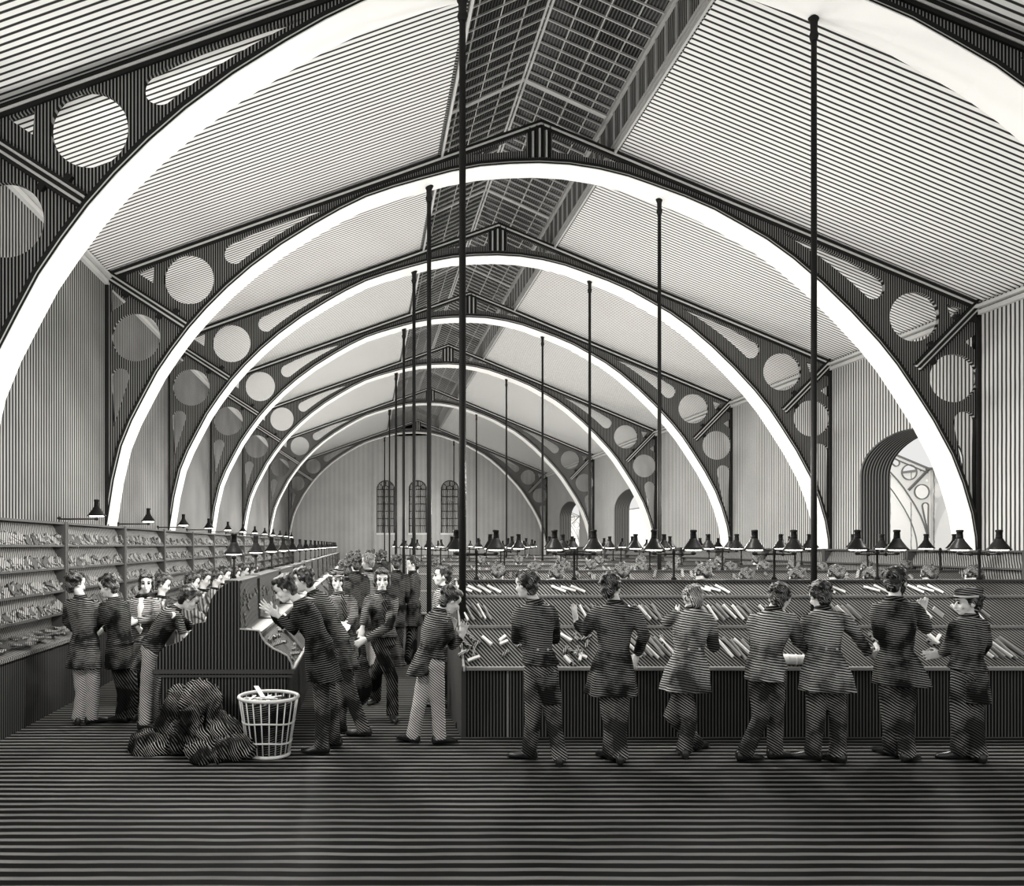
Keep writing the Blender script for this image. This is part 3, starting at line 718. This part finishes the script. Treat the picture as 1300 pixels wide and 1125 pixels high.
def person(label, Y, head, S, W, P, hem, arms, legs, yaw=0, hyaw=None, pitch=10, coat=None, trou=None, hair=None, face=False,
           cap=False, beard=False, tails=False, vest=False, tie=False, vox=.010, group=None, fold=.09, hemf=None, k=1., hroll=0, hands='skin', buttons=False, long=False, collar=True, curly=.012, cat='person', ncol=None):
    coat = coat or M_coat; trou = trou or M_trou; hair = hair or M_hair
    G = lambda q: at(q[0], q[1], Y+(q[2] if len(q) > 2 else 0))
    Hc, Sc, Wc, Pc = G(head), G(S), G(W), G(P)
    u, f = axes(yaw)
    feet = []
    for kn, ft, toe in legs:
        Yf = H*1000/(ft[1]-692); fp = VX(((ft[0]-464)*Yf/1000, Yf, 0)); feet.append(fp)
    base = sum(feet, VX())/len(feet); base.z = 0
    root = thing('person', label, cat, base, group)
    hy = yaw if hyaw is None else hyaw
    s, hf, hw = head_axes(hy, pitch, hroll)
    hs = 1.08*k
    E = lambda c, r, sub=2: (Hc+(s*c[0]+hf*c[1]+hw*c[2])*hs, [x*hs for x in r], (s, hf, hw), sub)
    spine = (Sc-Wc).normalized(); vf = spine.cross(u).normalized()
    if vf.dot(f) < 0: vf = -vf
    nb = Sc+spine*.035
    sh = {-1: Sc-u*.155*k-spine*.035, 1: Sc+u*.155*k-spine*.035}
    # --- body: one continuous surface
    mb = MB(base)
    for c, r in (((0,-.012,.03),(.074,.095,.092)), ((0,.028,-.030),(.060,.062,.066)), ((0,.036,-.062),(.046,.054,.054)), ((0,.062,-.088),(.028,.026,.024)), ((0,.045,.035),(.062,.048,.05)),
                 ((.036,.062,-.03),(.026,.024,.026)), ((-.036,.062,-.03),(.026,.024,.026)), ((0,.084,-.066),(.022,.014,.016))):
        mb.ell(*E(c, r))
    mb.tube([Hc+(hf*.085+hw*.012)*hs, Hc+(hf*.102-hw*.02)*hs, Hc+(hf*.112-hw*.036)*hs, Hc+(hf*.085-hw*.045)*hs], [.009, .012, .014, .009], 8)
    for e in (-1, 1): mb.ell(*E((e*.076, -.006, -.012), (.011, .02, .032)))
    mb.tube([Hc-hw*.05*hs-hf*.01, nb+(Hc-nb)*.35, nb, Sc-spine*.06], [.048, .049, .056, .060], 12)
    mb.loft([(Sc-spine*.01, u, vf, .06, .05), (Sc-spine*.05, u, vf, .12, .08), (Sc-spine*.14, u, vf, .14, .10), (Wc, u, vf, .105, .08), (Pc, u, vf, .125, .09), (Pc-VX((0,0,.09)), u, f, .12, .09)], 16)
    hands_w = []
    for sd, el, hn, *opt in arms:
        e, h = G(el), G(hn)
        o = opt[0] if opt else {}
        mb.tube([sh[sd], sh[sd]+(e-sh[sd])*.5, e, e+(h-e)*.5, h], [.042, .040, .034, .032, .026], 10)
        d = VX(o['d']) if 'd' in o else (h-e)
        side = VX(o.get('s', (0, .3, 1))); nn = VX(o['n']) if 'n' in o else None
        hand(mb, h, d, nn, side, o.get('curl', .5), o.get('spread', .16))
        hands_w.append((e, h))
    hip = {}
    srt = sorted(range(len(legs)), key=lambda i: feet[i].dot(u))
    for j, i in enumerate(srt):
        kn, ft, toe = legs[i]; sd = -1 if j == 0 else 1
        kp = at(kn[0], kn[1], (Pc.y+feet[i].y)/2+(kn[2] if len(kn) > 2 else 0))
        hp = Pc+u*.078*sd-VX((0,0,.03)); hip[i] = (hp, kp)
        ank = feet[i]+VX((0,0,.09))
        mb.tube([hp, hp+(kp-hp)*.5, kp, kp+(ank-kp)*.4, ank], [.078, .07, .052, .05, .036], 10)
        t = math.radians(toe); td = VX((math.sin(t), math.cos(t), 0))
        mb.tube([feet[i]+VX((0,0,.05))-td*.04, feet[i]+VX((0,0,.04))+td*.08, feet[i]+VX((0,0,.03))+td*.16], [.03, .03, .02], 8)
    BODY = mb.blob('body', M_skin, root, vox, smooth_it=1)
    # --- trousers
    mb = MB(base)
    mb.loft([(Wc-spine*.02, u, vf, .115, .09), (Pc, u, vf, .150, .12), (Pc-VX((0,0,.10)), u, f, .155, .12)], 14)
    for i in hip:
        hp, kp = hip[i]; ank = feet[i]+VX((0,0,.055))
        mb.tube([hp, hp+(kp-hp)*.5, kp, kp+(ank-kp)*.5, ank], [.086, .086, .074, .070, .073], 12)
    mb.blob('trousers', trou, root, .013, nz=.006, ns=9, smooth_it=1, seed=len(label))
    # --- shoes
    for i in hip:
        toe = legs[i][2]; t = math.radians(toe); td = VX((math.sin(t), math.cos(t), 0)); ts = VX((td.y, -td.x, 0)); fp = feet[i]; up = VX((0,0,1))
        mb = MB(base)
        mb.loft([(fp-td*.085+up*.045, ts, up, .018, .025), (fp-td*.075+up*.05, ts, up, .034, .046), (fp-td*.02+up*.055, ts, up, .040, .054), (fp+td*.05+up*.045, ts, up, .041, .044), (fp+td*.12+up*.032, ts, up, .046, .031), (fp+td*.175+up*.026, ts, up, .036, .025), (fp+td*.20+up*.022, ts, up, .016, .016)], 12)
        mb.build('shoe', M_shoe, root, True)
    # --- coat
    mb = MB(base)
    mb.loft([(nb+spine*.0, u, vf, .065, .062), (Sc+spine*.012, u, vf, .115, .090), (Sc-spine*.035, u, vf, .168, .116), (Sc-spine*.15, u, vf, .178, .132), (Wc+spine*.07, u, vf, .146, .118), (Wc, u, vf, .138, .112), (Pc, u, vf, .180, .148)], 18)
    for sd, (e, h) in zip([a[0] for a in arms], hands_w):
        h2 = h-(h-e).normalized()*.012
        mb.tube([sh[sd]-u*sd*.03+spine*.01, sh[sd]+(e-sh[sd])*.25, sh[sd]+(e-sh[sd])*.6, e, e+(h2-e)*.5, h2], [.066, .070, .064, .056, .050, .043], 12)
    if hem:
        hc = G(hem); a, b = hem[3], hem[4]
        mid = Wc+(hc-Wc)*.55
        up_ = VX((0,0,1)); p0 = Pc-VX((0,0,.0))
        mb.loft([(Wc-VX((0,0,.0)), u, f, .138, .112), (Wc+(hc-Wc)*.25, u, f, .152+(a-.15)*.30, .12+(b-.12)*.4, fold*.2), (mid, u, f, .155+(a-.15)*.62, .13+(b-.13)*.6, fold*.7), (hc, u, f, a, b, fold)], 36)
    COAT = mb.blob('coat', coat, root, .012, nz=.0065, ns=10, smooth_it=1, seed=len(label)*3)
    if collar:
        mb = MB(base)
        cn = (Hc-nb).normalized()
        mb.loft([(nb-spine*.03, u, vf, .098, .085), (nb+spine*.005, u, vf, .076, .072), (nb+.030*spine, u, vf, .068, .066)], 16)
        mb.build('collar', M_coatb, root, True)
    if vest:
        mb = MB(base); vv = vf
        mb.loft([(Sc+spine*.02+vv*.06, u, vv, .055, .03), (Sc-spine*.1+vv*.085, u, vv, .055, .055), (Wc+spine*.1+vv*.075, u, vv, .05, .055), (Wc+vv*.05, u, vv, .045, .06)], 12)
        mb.build('waistcoat', M_shirt if vest == 'white' else M_troub, root, True)
    if tie:
        mb = MB(base); c = nb+vf*.085+spine*.0
        for e in (-1, 1): mb.ell(c+u*e*.04, (.04, .015, .022), (u, vf, spine))
        mb.ell(c, (.015, .018, .015)); mb.build('bow_tie', M_ink, root, True)
    if buttons:
        for e in (-1, 1):
            mb = MB(base); mb.ell(Wc+u*e*.05-vf*.125, (.012, .008, .012)); mb.build('button', M_bar, COAT, True)
    # --- hair
    mb = MB(base)
    for c, r in (((0,-.028,.045),(.086,.096,.088)), ((0,-.06,-.02),(.070,.050,.070)), ((.066,-.012,.01),(.022,.040,.045)), ((-.066,-.012,.01),(.022,.040,.045)), ((0,.035,.095),(.062,.055,.036)), ((0,-.045,-.075),(.055,.035,.03))):
        mb.ell(*E(c, r))
    if long:
        for e in (-1, 1):
            mb.ell(*E((e*.072, .022, .02), (.020, .034, .055))); mb.ell(*E((e*.078, .0, -.035), (.018, .035, .05))); mb.ell(*E((e*.04, .066, .088), (.04, .034, .028)))
    rr = random.Random(len(label)*7)
    for _ in range(34):
        t = rr.uniform(0, 6.28); z = rr.uniform(-.3, 1); q = math.sqrt(1-z*z)
        c = (.080*q*math.cos(t), -.030+.090*q*math.sin(t), .045+.082*z)
        if c[1] > .03 and c[2] < .085: continue
        mb.ell(*E(c, (.020, .022, .017), 1))
    if beard:
        for c, r in (((0,.055,-.10),(.045,.04,.045)), ((.052,.02,-.06),(.02,.03,.04)), ((-.052,.02,-.06),(.02,.03,.04)), ((0,.095,-.052),(.03,.014,.01))): mb.ell(*E(c, r))
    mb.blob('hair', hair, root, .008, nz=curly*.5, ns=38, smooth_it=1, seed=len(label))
    if cap:
        mb = MB(base)
        mb.loft([(Hc+(hw*.045-hf*.01)*hs, s, hf, .092, .108), (Hc+(hw*.08-hf*.01)*hs, s, hf, .098, .112), (Hc+(hw*.115-hf*.015)*hs, s, hf, .105, .112), (Hc+(hw*.135-hf*.02)*hs, s, hf, .07, .08)], 18)
        CAP = mb.build('cap', M_coat, root, True)
        mb = MB(base); mb.ell(Hc+(hw*.055+hf*.105)*hs, (.065, .05, .008), (s, hf, hw)); mb.build('cap_peak', M_coatb, CAP, True)
        mb = MB(base); mb.loft([(Hc+(hw*.048-hf*.01)*hs, s, hf, .098, .113), (Hc+(hw*.068-hf*.01)*hs, s, hf, .100, .115)], 18); mb.build('cap_band', M_edge, CAP, True)
    if face:
        for e in (-1, 1):
            mb = MB(base); mb.ell(*E((e*.031, .087, .004), (.0165, .008, .0105))); mb.build('eye', M_ink, BODY, True)
            mb = MB(base); mb.tube([Hc+(s*e*.014+hf*.096+hw*.022)*hs, Hc+(s*e*.032+hf*.096+hw*.029)*hs, Hc+(s*e*.052+hf*.082+hw*.022)*hs], [.004, .006, .003], 6); mb.build('eyebrow', M_ink, BODY, True)
        mb = MB(base); mb.ell(*E((0, .095, -.066), (.022, .006, .006))); mb.build('mouth', M_lips, BODY, True)
    return root
FW = {'d': (0,.6,.2)}
# seven clerks along the near table, left to right
person('clerk in dark tailcoat seen from behind, first from left along the nearest table', 7.3, (668,742), (679,769), (682,823), (687,843), (699,893,0,.105,.11),
       [(-1,(656,812),(662,803,.33),FW), (1,(704,812,.12),(694,800,.42),FW)], [((676,919),(671,964),-70), ((703,919),(711,972),20)], yaw=-12, hyaw=-40, coat=M_coat, vox=.011, buttons=True, fold=.03)
person('clerk in flared dark frock coat, left hand raised, before the nearest table', 7.35, (775,746), (781,770), (779,824), (778,843), (776,882,0,.235,.17),
       [(-1,(742,803,.05),(731,788,.12),{'d':(-.1,.1,1),'s':(.6,.6,0),'curl':.15,'spread':.3}), (1,(818,806,-.05),(809,831,.12),{'d':(-.3,.3,-1)})], [((776,922),(774,965),-20), ((786,922),(788,970),25)], yaw=5, hyaw=35, coat=M_coat, vox=.0065)
person('clerk in grey coat leaning on the nearest table with legs crossed', 7.5, (880,762,.18), (879,778,.13), (875,828), (873,846), (870,877,-.02,.235,.17),
       [(-1,(847,789,.22),(862,779,.42),FW), (1,(906,822,.12),(902,806,.42),FW)], [((852,908),(886,952),50), ((875,915),(868,962),10)], yaw=0, pitch=35, coat=M_coatg, hair=M_hairg, vox=.011, buttons=True)
person('clerk in short jacket striding right, reaching for the white paper roll', 7.35, (990,759,.08), (981,779,.05), (973,828), (973,850), (971,864,-.03,.165,.14),
       [(-1,(960,818,.12),(968,812,.42),FW), (1,(1013,815,.05),(1031,828,.22),{'d':(1,.3,-.2)})], [((966,911),(945,966),80), ((984,905),(984,963),75)], yaw=18, hyaw=40, pitch=20, coat=M_coatg, trou=M_trou, vox=.0075)
person('clerk in long grey coat, arms spread down, right of the white paper roll', 7.35, (1041,757,.1), (1045,778,.06), (1046,825), (1047,845), (1051,877,0,.245,.18),
       [(-1,(1028,812,.05),(1036,829,.27),{'d':(.2,1,-.2)}), (1,(1086,804,.08),(1103,830,.25),{'d':(1,.5,-.2)})], [((1036,919),(1031,965),-60), ((1064,919),(1063,968),-25)], yaw=0, pitch=25, coat=M_coatg, vox=.0075, buttons=True)
person('tall bearded clerk in dark frock coat holding up a letter, before the nearest table', 7.35, (1137,738), (1136,765), (1138,826), (1140,843), (1146,870,0,.235,.18),
       [(-1,(1117,806,.05),(1128,815,.35),FW), (1,(1176,799,.05),(1172,780,.12),{'d':(-.1,.2,1),'s':(-1,0,.2),'curl':.6})], [((1131,919),(1131,960),-15), ((1149,919),(1152,967),60)], yaw=12, hyaw=55, beard=True, coat=M_coat, trou=M_trou, vox=.0065)
person('youth in a cap and tailcoat, facing left, last on the right along the nearest table', 7.35, (1229,765), (1231,787), (1228,834), (1228,849), (1236,892,0,.15,.12),
       [(-1,(1208,816,.02),(1195,831,.15),{'d':(-1,.3,-.1)}), (1,(1251,817,.0),(1244,830,.28),FW)], [((1219,925),(1217,964),-80), ((1237,925),(1243,968),10)], yaw=-18, hyaw=-75, pitch=5, cap=True, face=True, coat=M_coat, vox=.0075, k=.95)
# at the corner of the near table
person('young clerk in dark jacket and pale trousers bending at the nearest table corner', 8.0, (572,762), (557,780), (547,820), (549,835), (529,858,-.05,.09,.12),
       [(-1,(563,818,-.1),(573,801,-.05),{'d':(.3,.1,1),'curl':.9}), (1,(575,820,.1),(586,808,.1),{'d':(.3,.3,1)})], [((532,895),(524,943),-50), ((556,895),(558,945),70)], yaw=70, hyaw=75, pitch=30, coat=M_coat, trou=M_troul, face=True, vox=.0075, fold=.02)
person('pale-coated clerk in left profile, behind the one bending at the table corner', 9.9, (562,731), (563,750), (561,787), (561,803), (561,838,0,.18,.15),
       [(-1,(555,785,-.1),(548,795,-.1)), (1,(566,785,.1),(556,795,.15))], [((560,860),(560,897),-90), ((562,860),(565,899),-80)], yaw=-80, hyaw=-90, pitch=0, coat=M_coatg, face=True, vox=.010)
# centre aisle
person('young man facing the viewer in the aisle, dragging a dark sack with both hands', 9.35, (485,736), (485,756), (487,797), (487,809), (498,846,.2,.16,.10),
       [(-1,(464,779,-.15),(460,797,-.28),{'d':(-.2,-.2,-1),'curl':.9}), (1,(494,795,-.22),(464,812,-.32),{'d':(-1,-.2,-.5),'curl':.9})], [((478,855),(477,893),-150), ((498,862),(498,915),170)], yaw=168, hyaw=178, pitch=3, coat=M_coat, trou=M_troub, face=True, vest='dark', tie=False, long=True, vox=.0075)
person('man in a round cap facing the viewer, behind the bending clerks', 10.0, (427,737), (431,757), (436,792), (437,806), (438,835,0,.17,.14),
       [(-1,(420,783,-.12),(434,792,-.22)), (1,(450,783,-.1),(436,796,-.24))], [((437,850),(434,893),-160), ((442,850),(445,894),160)], yaw=160, hyaw=165, pitch=3, coat=M_coat, trou=M_troub, face=True, cap=True, vest='dark', long=True, vox=.010)
# at the end of the long table
person('clerk in black frock coat bending left over the end of the long table, hands raised', 7.7, (362,747), (383,769), (402,808), (407,824), (413,864,0,.19,.17),
       [(-1,(373,801,-.12),(354,782,-.12),{'d':(-1,0,.6),'s':(0,-.3,1),'curl':.25,'spread':.25}), (1,(358,793,.16),(346,777,.14),{'d':(-1,0,.7),'s':(0,-.3,1),'curl':.2,'spread':.3})], [((410,912),(408,957),-85), ((421,908),(424,948),-80)], yaw=-80, hyaw=-85, pitch=30, coat=M_coatb, trou=M_trou, face=True, vox=.0065)
person('clerk in dark coat striding behind the black-coated bending man', 8.4, (385,736), (400,757), (423,800), (430,818), (438,848,0,.16,.16),
       [(-1,(387,785,-.05),(368,790,-.05)), (1,(385,782,.2),(366,785,.25))], [((449,893),(462,935),-75), ((434,890),(431,930),-80)], yaw=-75, hyaw=-80, pitch=15, coat=M_coat, trou=M_trou, face=True, vox=.010)
# left aisle
person('man in dark coat and pale trousers seen from behind, farthest left by the racks', 8.86, (96,741), (103,762), (108,804), (108,816), (107,848,0,.20,.16),
       [(-1,(85,788,.05),(95,800,.25)), (1,(129,787,.08),(120,800,.25))], [((104,881),(99,920),-20), ((118,881),(117,919),50)], yaw=15, hyaw=40, coat=M_coat, trou=M_troul, vox=.011)
person('man in black coat looking down to the left, second from the left in the aisle', 8.95, (138,744), (146,765), (152,807), (153,818), (152,848,0,.175,.15),
       [(-1,(133,782,-.1),(122,796,-.05)), (1,(150,790,.2),(132,800,.25))], [((157,881),(154,917),-75), ((167,881),(167,916),-60)], yaw=-55, hyaw=-75, pitch=22, coat=M_coatb, trou=M_troub, face=True, vox=.011)
person('man with bow tie and pale waistcoat facing the viewer, arms crossed, left aisle', 9.9, (186,741), (181,760), (177,800), (177,812), (178,840,0,.17,.14),
       [(-1,(163,785,-.05),(175,797,-.25)), (1,(199,784,-.1),(173,789,-.27))], [((177,860),(174,896),-160), ((182,860),(186,897),160)], yaw=172, hyaw=168, pitch=0, coat=M_coatg, trou=M_troub, face=True, vest='white', tie=True, long=True, vox=.010)
person('man in dark coat and pale trousers bending right over the long table end', 8.75, (240,760), (221,776), (200,808), (191,823), (180,850,0,.10,.13),
       [(-1,(229,795,-.16),(233,806,-.16),{'d':(.8,0,-.6)}), (1,(240,795,.15),(246,800,.2),{'d':(.8,.3,-.4)})], [((186,880),(184,927),80), ((196,875),(196,921),70)], yaw=78, hyaw=75, pitch=35, coat=M_coat, trou=M_troul, face=True, vox=.010, fold=.02)
# --- prototypes for the smaller figures; copies share their meshes
def spread(proto, spots, group, labels):
    """spots: (x, y, rotation, scale)"""
    for i, (x, y, rz, sc) in enumerate(spots):
        c = proto if i == 0 else copy_tree(proto)
        c.location = (x, y, 0); c.rotation_euler.z = math.radians(rz); c.scale = (sc, sc, sc)
        c['group'] = group; c['label'] = labels[i]
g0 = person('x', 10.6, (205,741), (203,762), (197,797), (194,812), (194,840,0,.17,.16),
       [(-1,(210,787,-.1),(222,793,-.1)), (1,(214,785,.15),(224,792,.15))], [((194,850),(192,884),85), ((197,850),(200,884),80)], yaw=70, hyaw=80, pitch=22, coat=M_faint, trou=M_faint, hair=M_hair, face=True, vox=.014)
X_ = lambda px, Y: (px-464)*Y/1000
sp = [(-2.83,10.6,0,1), (-2.62,11.5,6,.99), (-2.60,12.2,-8,1.0), (-2.58,13.1,4,.98), (-2.60,14.0,-10,1), (-2.58,15.0,5,.98), (-2.6,16.2,0,1), (-2.6,17.6,8,.99)]
spread(g0, sp, 'pale clerks bending over the far side of the long table', ['pale grey-coated clerk in the left aisle, %s in the row along the long table' % (ORD[i] if i else 'first') for i in range(len(sp))])
b0 = person('xx', 10.15, (636,729), (636,750,.08), (636,790,.14), (636,805,.14), (636,835,.14,.18,.14),
       [(-1,(616,787,-.02),(625,790,-.25)), (1,(656,787,-.02),(647,790,-.25))], [((632,850),(630,889),-170), ((640,850),(642,889),170)], yaw=180, hyaw=180, pitch=68, coat=M_coat, vox=.013)
pxs = [636,703,790,885,944,1005,1057,1099,1179,1224]; ss = [1.0,.985,1.0,1.0,.965,.97,.99,.975,.985,.985]
sp = [(X_(p,10.3), 10.3+.03*(i%3), (-12,8,-5,10,0,14,-8,5,-12,7)[i], ss[i]) for i, p in enumerate(pxs)]
spread(b0, sp, 'clerks behind the nearest table, only their hair showing', ['dark-haired head showing above the far side of the nearest table, %s from the left' % (ORD[i] if i else 'first') for i in range(len(sp))])
b1 = copy_tree(b0)
pxs = [683,716,752,812,853,900,930,968,1010,1040,1100,1150]
sp = [(X_(p,13.6), 13.72, (-12,8,-5,10,0,14,-8,5,-12,7,3,-4)[i], .97+.01*(i%3)) for i, p in enumerate(pxs)]
spread(b1, sp, 'clerks behind the second table, only their hair showing', ['small head showing above the second table, %s from the left' % (ORD[i] if i else 'first') for i in range(len(sp))])
b2 = copy_tree(b0)
sp = [(1.6+.85*i, 16.95, (-12,8,-5,10,0,14,-8,5,-12)[i], .99+.01*(i%3)) for i in range(9)]
spread(b2, sp, 'clerks behind the third table, only their hair showing', ['tiny head showing above the third table, %s from the left' % (ORD[i] if i else 'first') for i in range(len(sp))])
w0 = person('xxx', 12.6, (452,716), (452,730), (452,764), (452,775), (452,800,0,.18,.15),
       [(-1,(438,752),(440,768,.15)), (1,(466,752),(464,768,.15))], [((449,818),(448,852),-20), ((455,818),(457,853),20)], yaw=0, hyaw=-15, coat=M_coatb, trou=M_troub, vox=.013)
sp = [(X_(452,12.6),12.6,0,1.0), (X_(437,11.0),11.0,10,.98), (X_(504,13.2),13.2,-8,1.0), (X_(521,13.4),13.4,70,.99), (-.35,17,15,1), (.35,19,-20,1), (-.2,21,5,.98), (.5,23,30,1), (-.45,24,0,.99), (.1,26,-10,1), (.55,29,20,1), (-.3,31,0,1), (.3,34,10,1)]
lab = ['dark-coated clerk walking away, beside the pale-coated one in the aisle', 'dark-haired clerk right behind the man in the round cap', 'dark-coated clerk walking away, left of the pair by the third table', 'dark-coated clerk turned to the right, by the end of the third table']+['distant dark figure in the centre aisle, %s of the far group' % (ORD[i] if i else 'nearest') for i in range(9)]
spread(w0, sp, 'clerks walking down the centre aisle', lab)
w1 = person('xxxx', 12.9, (467,713), (469,728), (470,762), (470,773), (471,798,0,.19,.16),
       [(-1,(458,750,.1),(462,762,.25)), (1,(484,752),(480,766,.15))], [((467,816),(466,849),-20), ((473,816),(475,850),20)], yaw=-20, hyaw=-60, coat=M_coatg, trou=M_troul, hair=M_hairg, vox=.013)
w1['label'] = 'pale-coated clerk walking away in the centre aisle, next to a dark-coated one'; w1['group'] = 'clerks walking down the centre aisle'
# ---------------------------------------------------------------- paper held or lying by the clerks
o = letter(at(1172,770,7.5).x+.02, 7.50, at(1172,766,7.5).z, (.05,.012,.11), (0,.3,.3), 'white letter held up by the tall bearded clerk', None)
o = letter(at(1193,777,7.7).x, 7.72, at(1193,777,7.72).z, (.14,.01,.045), (0,.6,.2), 'small white letter in front of the table between the bearded clerk and the youth', None)
mb = MB((0,0,0)); a = VX((-.16,0,0))
mb.tube([(-.16,0,0),(0,0,0),(.16,0,0)], [.052,.056,.050], 14)
for t in (-.10,-.03,.05,.12): mb.tube([(t-.004,0,0),(t+.004,0,0)], [.060,.060], 14)
o = mb.build('paper_roll', M_paper, None, True); o.location = (at(1012,832,8.2).x, 8.20, .80); o.location.y = 8.325; o.location.z = .82; o.rotation_euler.z = -.25
tag(o, 'white banded roll of papers lying on the nearest table between two clerks', 'paper roll')
# ---------------------------------------------------------------- sack held in the aisle
def cloth_lump(name, m, parts, seed, label, group=None, nz=.03, vox=.014, loc=None):
    org = VX(loc) if loc else VX(parts[0][0]); org.z = 0
    mb = MB(org)
    for c, r, rz, tilt in parts:
        R = Matrix.Rotation(rz, 3, 'Z') @ Matrix.Rotation(tilt, 3, 'Y')
        mb.ell(c, r, (R.col[0], R.col[1], R.col[2]), 3)
    o = mb.blob(name, m, None, vox, nz=0, smooth_it=3)
    off = VX((seed*5.3, seed*2.1, seed)); R = Matrix.Rotation(seed*.9, 3, 'Z')
    for v, nn in zip(o.data.vertices, [x.vector.copy() for x in o.data.vertex_normals]):
        p = R @ (v.co+off)
        q = VX((p.x*9, p.y*3.2, p.z*3.0))+VX((noise.noise(p*3)*2, 0, noise.noise(p*2.5+VX((5,5,5)))*2))
        rdg = 1-abs(noise.noise(q))*2.2
        v.co += nn*(nz*(rdg-.5)+nz*.3*noise.noise(p*14))
        if v.co.z < .004: v.co.z = .004
    o.location = org
    return tag(o, label, 'sack', group)
q = at(462,815,9.05)
cloth_lump('mail_sack', M_coatb, [((q.x,9.05,.80),(.035,.035,.10),0,0), ((q.x-.03,9.05,.58),(.08,.07,.20),0,.1), ((q.x-.02,9.06,.40),(.11,.09,.22),0,0)], 3, 'long dark sack hanging from the hands of the young man in the aisle', nz=.012)
# ---------------------------------------------------------------- heap of mail sacks and the waste basket
def L(px, py, Y): return tuple(at(px, py, Y))
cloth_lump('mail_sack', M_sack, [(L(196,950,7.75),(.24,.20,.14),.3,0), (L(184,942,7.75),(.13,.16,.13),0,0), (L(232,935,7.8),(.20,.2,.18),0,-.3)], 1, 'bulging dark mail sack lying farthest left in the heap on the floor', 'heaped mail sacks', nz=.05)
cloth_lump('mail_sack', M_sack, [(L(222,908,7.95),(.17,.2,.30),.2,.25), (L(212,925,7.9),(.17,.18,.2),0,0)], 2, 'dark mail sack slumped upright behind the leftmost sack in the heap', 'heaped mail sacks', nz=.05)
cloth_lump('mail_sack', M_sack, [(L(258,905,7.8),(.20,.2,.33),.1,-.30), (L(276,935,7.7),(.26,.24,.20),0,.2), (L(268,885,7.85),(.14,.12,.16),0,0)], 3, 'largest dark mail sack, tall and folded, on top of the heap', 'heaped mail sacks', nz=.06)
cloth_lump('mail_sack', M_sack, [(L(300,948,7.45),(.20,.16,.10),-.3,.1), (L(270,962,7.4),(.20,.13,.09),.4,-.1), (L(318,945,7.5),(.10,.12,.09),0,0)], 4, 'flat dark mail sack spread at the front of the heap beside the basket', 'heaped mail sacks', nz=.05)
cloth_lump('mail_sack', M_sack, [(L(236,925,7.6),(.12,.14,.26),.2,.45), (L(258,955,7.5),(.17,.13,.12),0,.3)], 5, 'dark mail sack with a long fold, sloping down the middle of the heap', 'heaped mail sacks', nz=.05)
# wicker basket
bc = VX((X_(341,7.62), 7.62, 0)); rt, rb, hh = .285, .20, .565
root = thing('wicker_basket', 'open pale wicker waste basket full of papers, beside the sack heap', 'basket', bc)
mb = MB(bc)
mb.tube([bc+VX((rt*math.cos(t), rt*math.sin(t), hh)) for t in [2*math.pi*i/32 for i in range(33)]], .017, 8); mb.build('rim', M_wick, root, True)
for i in range(22):
    t = 2*math.pi*i/22; mb = MB(bc)
    mb.tube([bc+VX((rb*math.cos(t), rb*math.sin(t), .02)), bc+VX((rt*math.cos(t), rt*math.sin(t), hh))], .0065, 6); mb.build('stake', M_wick, root, True)
for z in (.15, .34):
    r = rb+(rt-rb)*z/hh; mb = MB(bc)
    mb.tube([bc+VX((r*math.cos(t), r*math.sin(t), z+.01*math.sin(3*t))) for t in [2*math.pi*i/32 for i in range(33)]], .009, 6); mb.build('band', M_wick, root, True)
mb = MB(bc); mb.tube([bc+VX((rb*math.cos(t), rb*math.sin(t), .02)) for t in [2*math.pi*i/32 for i in range(33)]], .016, 8); mb.build('foot_ring', M_wick, root, True)
mb = MB(bc); mb.lathe(bc, [(rb*.9, .01), (rb*.92, .05), (rt*.90, hh-.06), (rt*.85, hh-.04)], 24); mb.build('dark_lining', M_coatb, root, True)
rr = random.Random(9)
for i in range(16):
    a = rr.uniform(0, 6.28); r = rr.uniform(0, .17)
    o = letter(bc.x+r*math.cos(a), bc.y+r*math.sin(a), hh+rr.uniform(-.025,.0), (.028,.17,.006), (rr.uniform(-.15,.15), rr.uniform(-.2,.2), rr.uniform(-1.5,.2)), 'crumpled paper strip on top of the wicker basket', 'papers in the wicker basket')
o = letter(bc.x-.08, bc.y-.05, hh+.055, (.05,.22,.008), (.35,.1,.5), 'folded white paper sticking up out of the wicker basket', None)
# ---------------------------------------------------------------- light, world, camera
w = bpy.data.worlds.new('paper_white_daylight'); SC.world = w; w.use_nodes = True
bg = w.node_tree.nodes['Background']; bg.inputs[0].default_value = (1, .995, .98, 1); bg.inputs[1].default_value = .7
def point(x, y, z, e, r=.12):  # bare point without a fitting: upward lamp light and added fill
    l = bpy.data.lights.new('lamp_and_fill_light', 'POINT'); l.energy = e; l.shadow_soft_size = r; l.color = (1, .98, .94)
    o = bpy.data.objects.new('lamp_and_fill_light', l); COL.objects.link(o); o.location = (x, y, z)
for x, y, z, e in LIGHTS: point(x, y, z, e)
cam = bpy.data.cameras.new('camera'); co = bpy.data.objects.new('camera', cam); COL.objects.link(co)
co.location = (0, 0, H); co.rotation_euler = (math.pi/2, 0, 0)
cam.sensor_width = 36; cam.lens = 36*F/1300
cam.shift_x = (650-464)/1300; cam.shift_y = (692-562.5)/1300
cam.clip_start = .05; cam.clip_end = 400
SC.camera = co
vs = SC.view_settings
vs.view_transform = 'Standard'; vs.look = 'None'; vs.exposure = EXPO; vs.gamma = 1; vs.use_curve_mapping = False
SC.cycles.use_denoising = False if False else True
SC.cycles.max_bounces = 8; SC.cycles.diffuse_bounces = 4
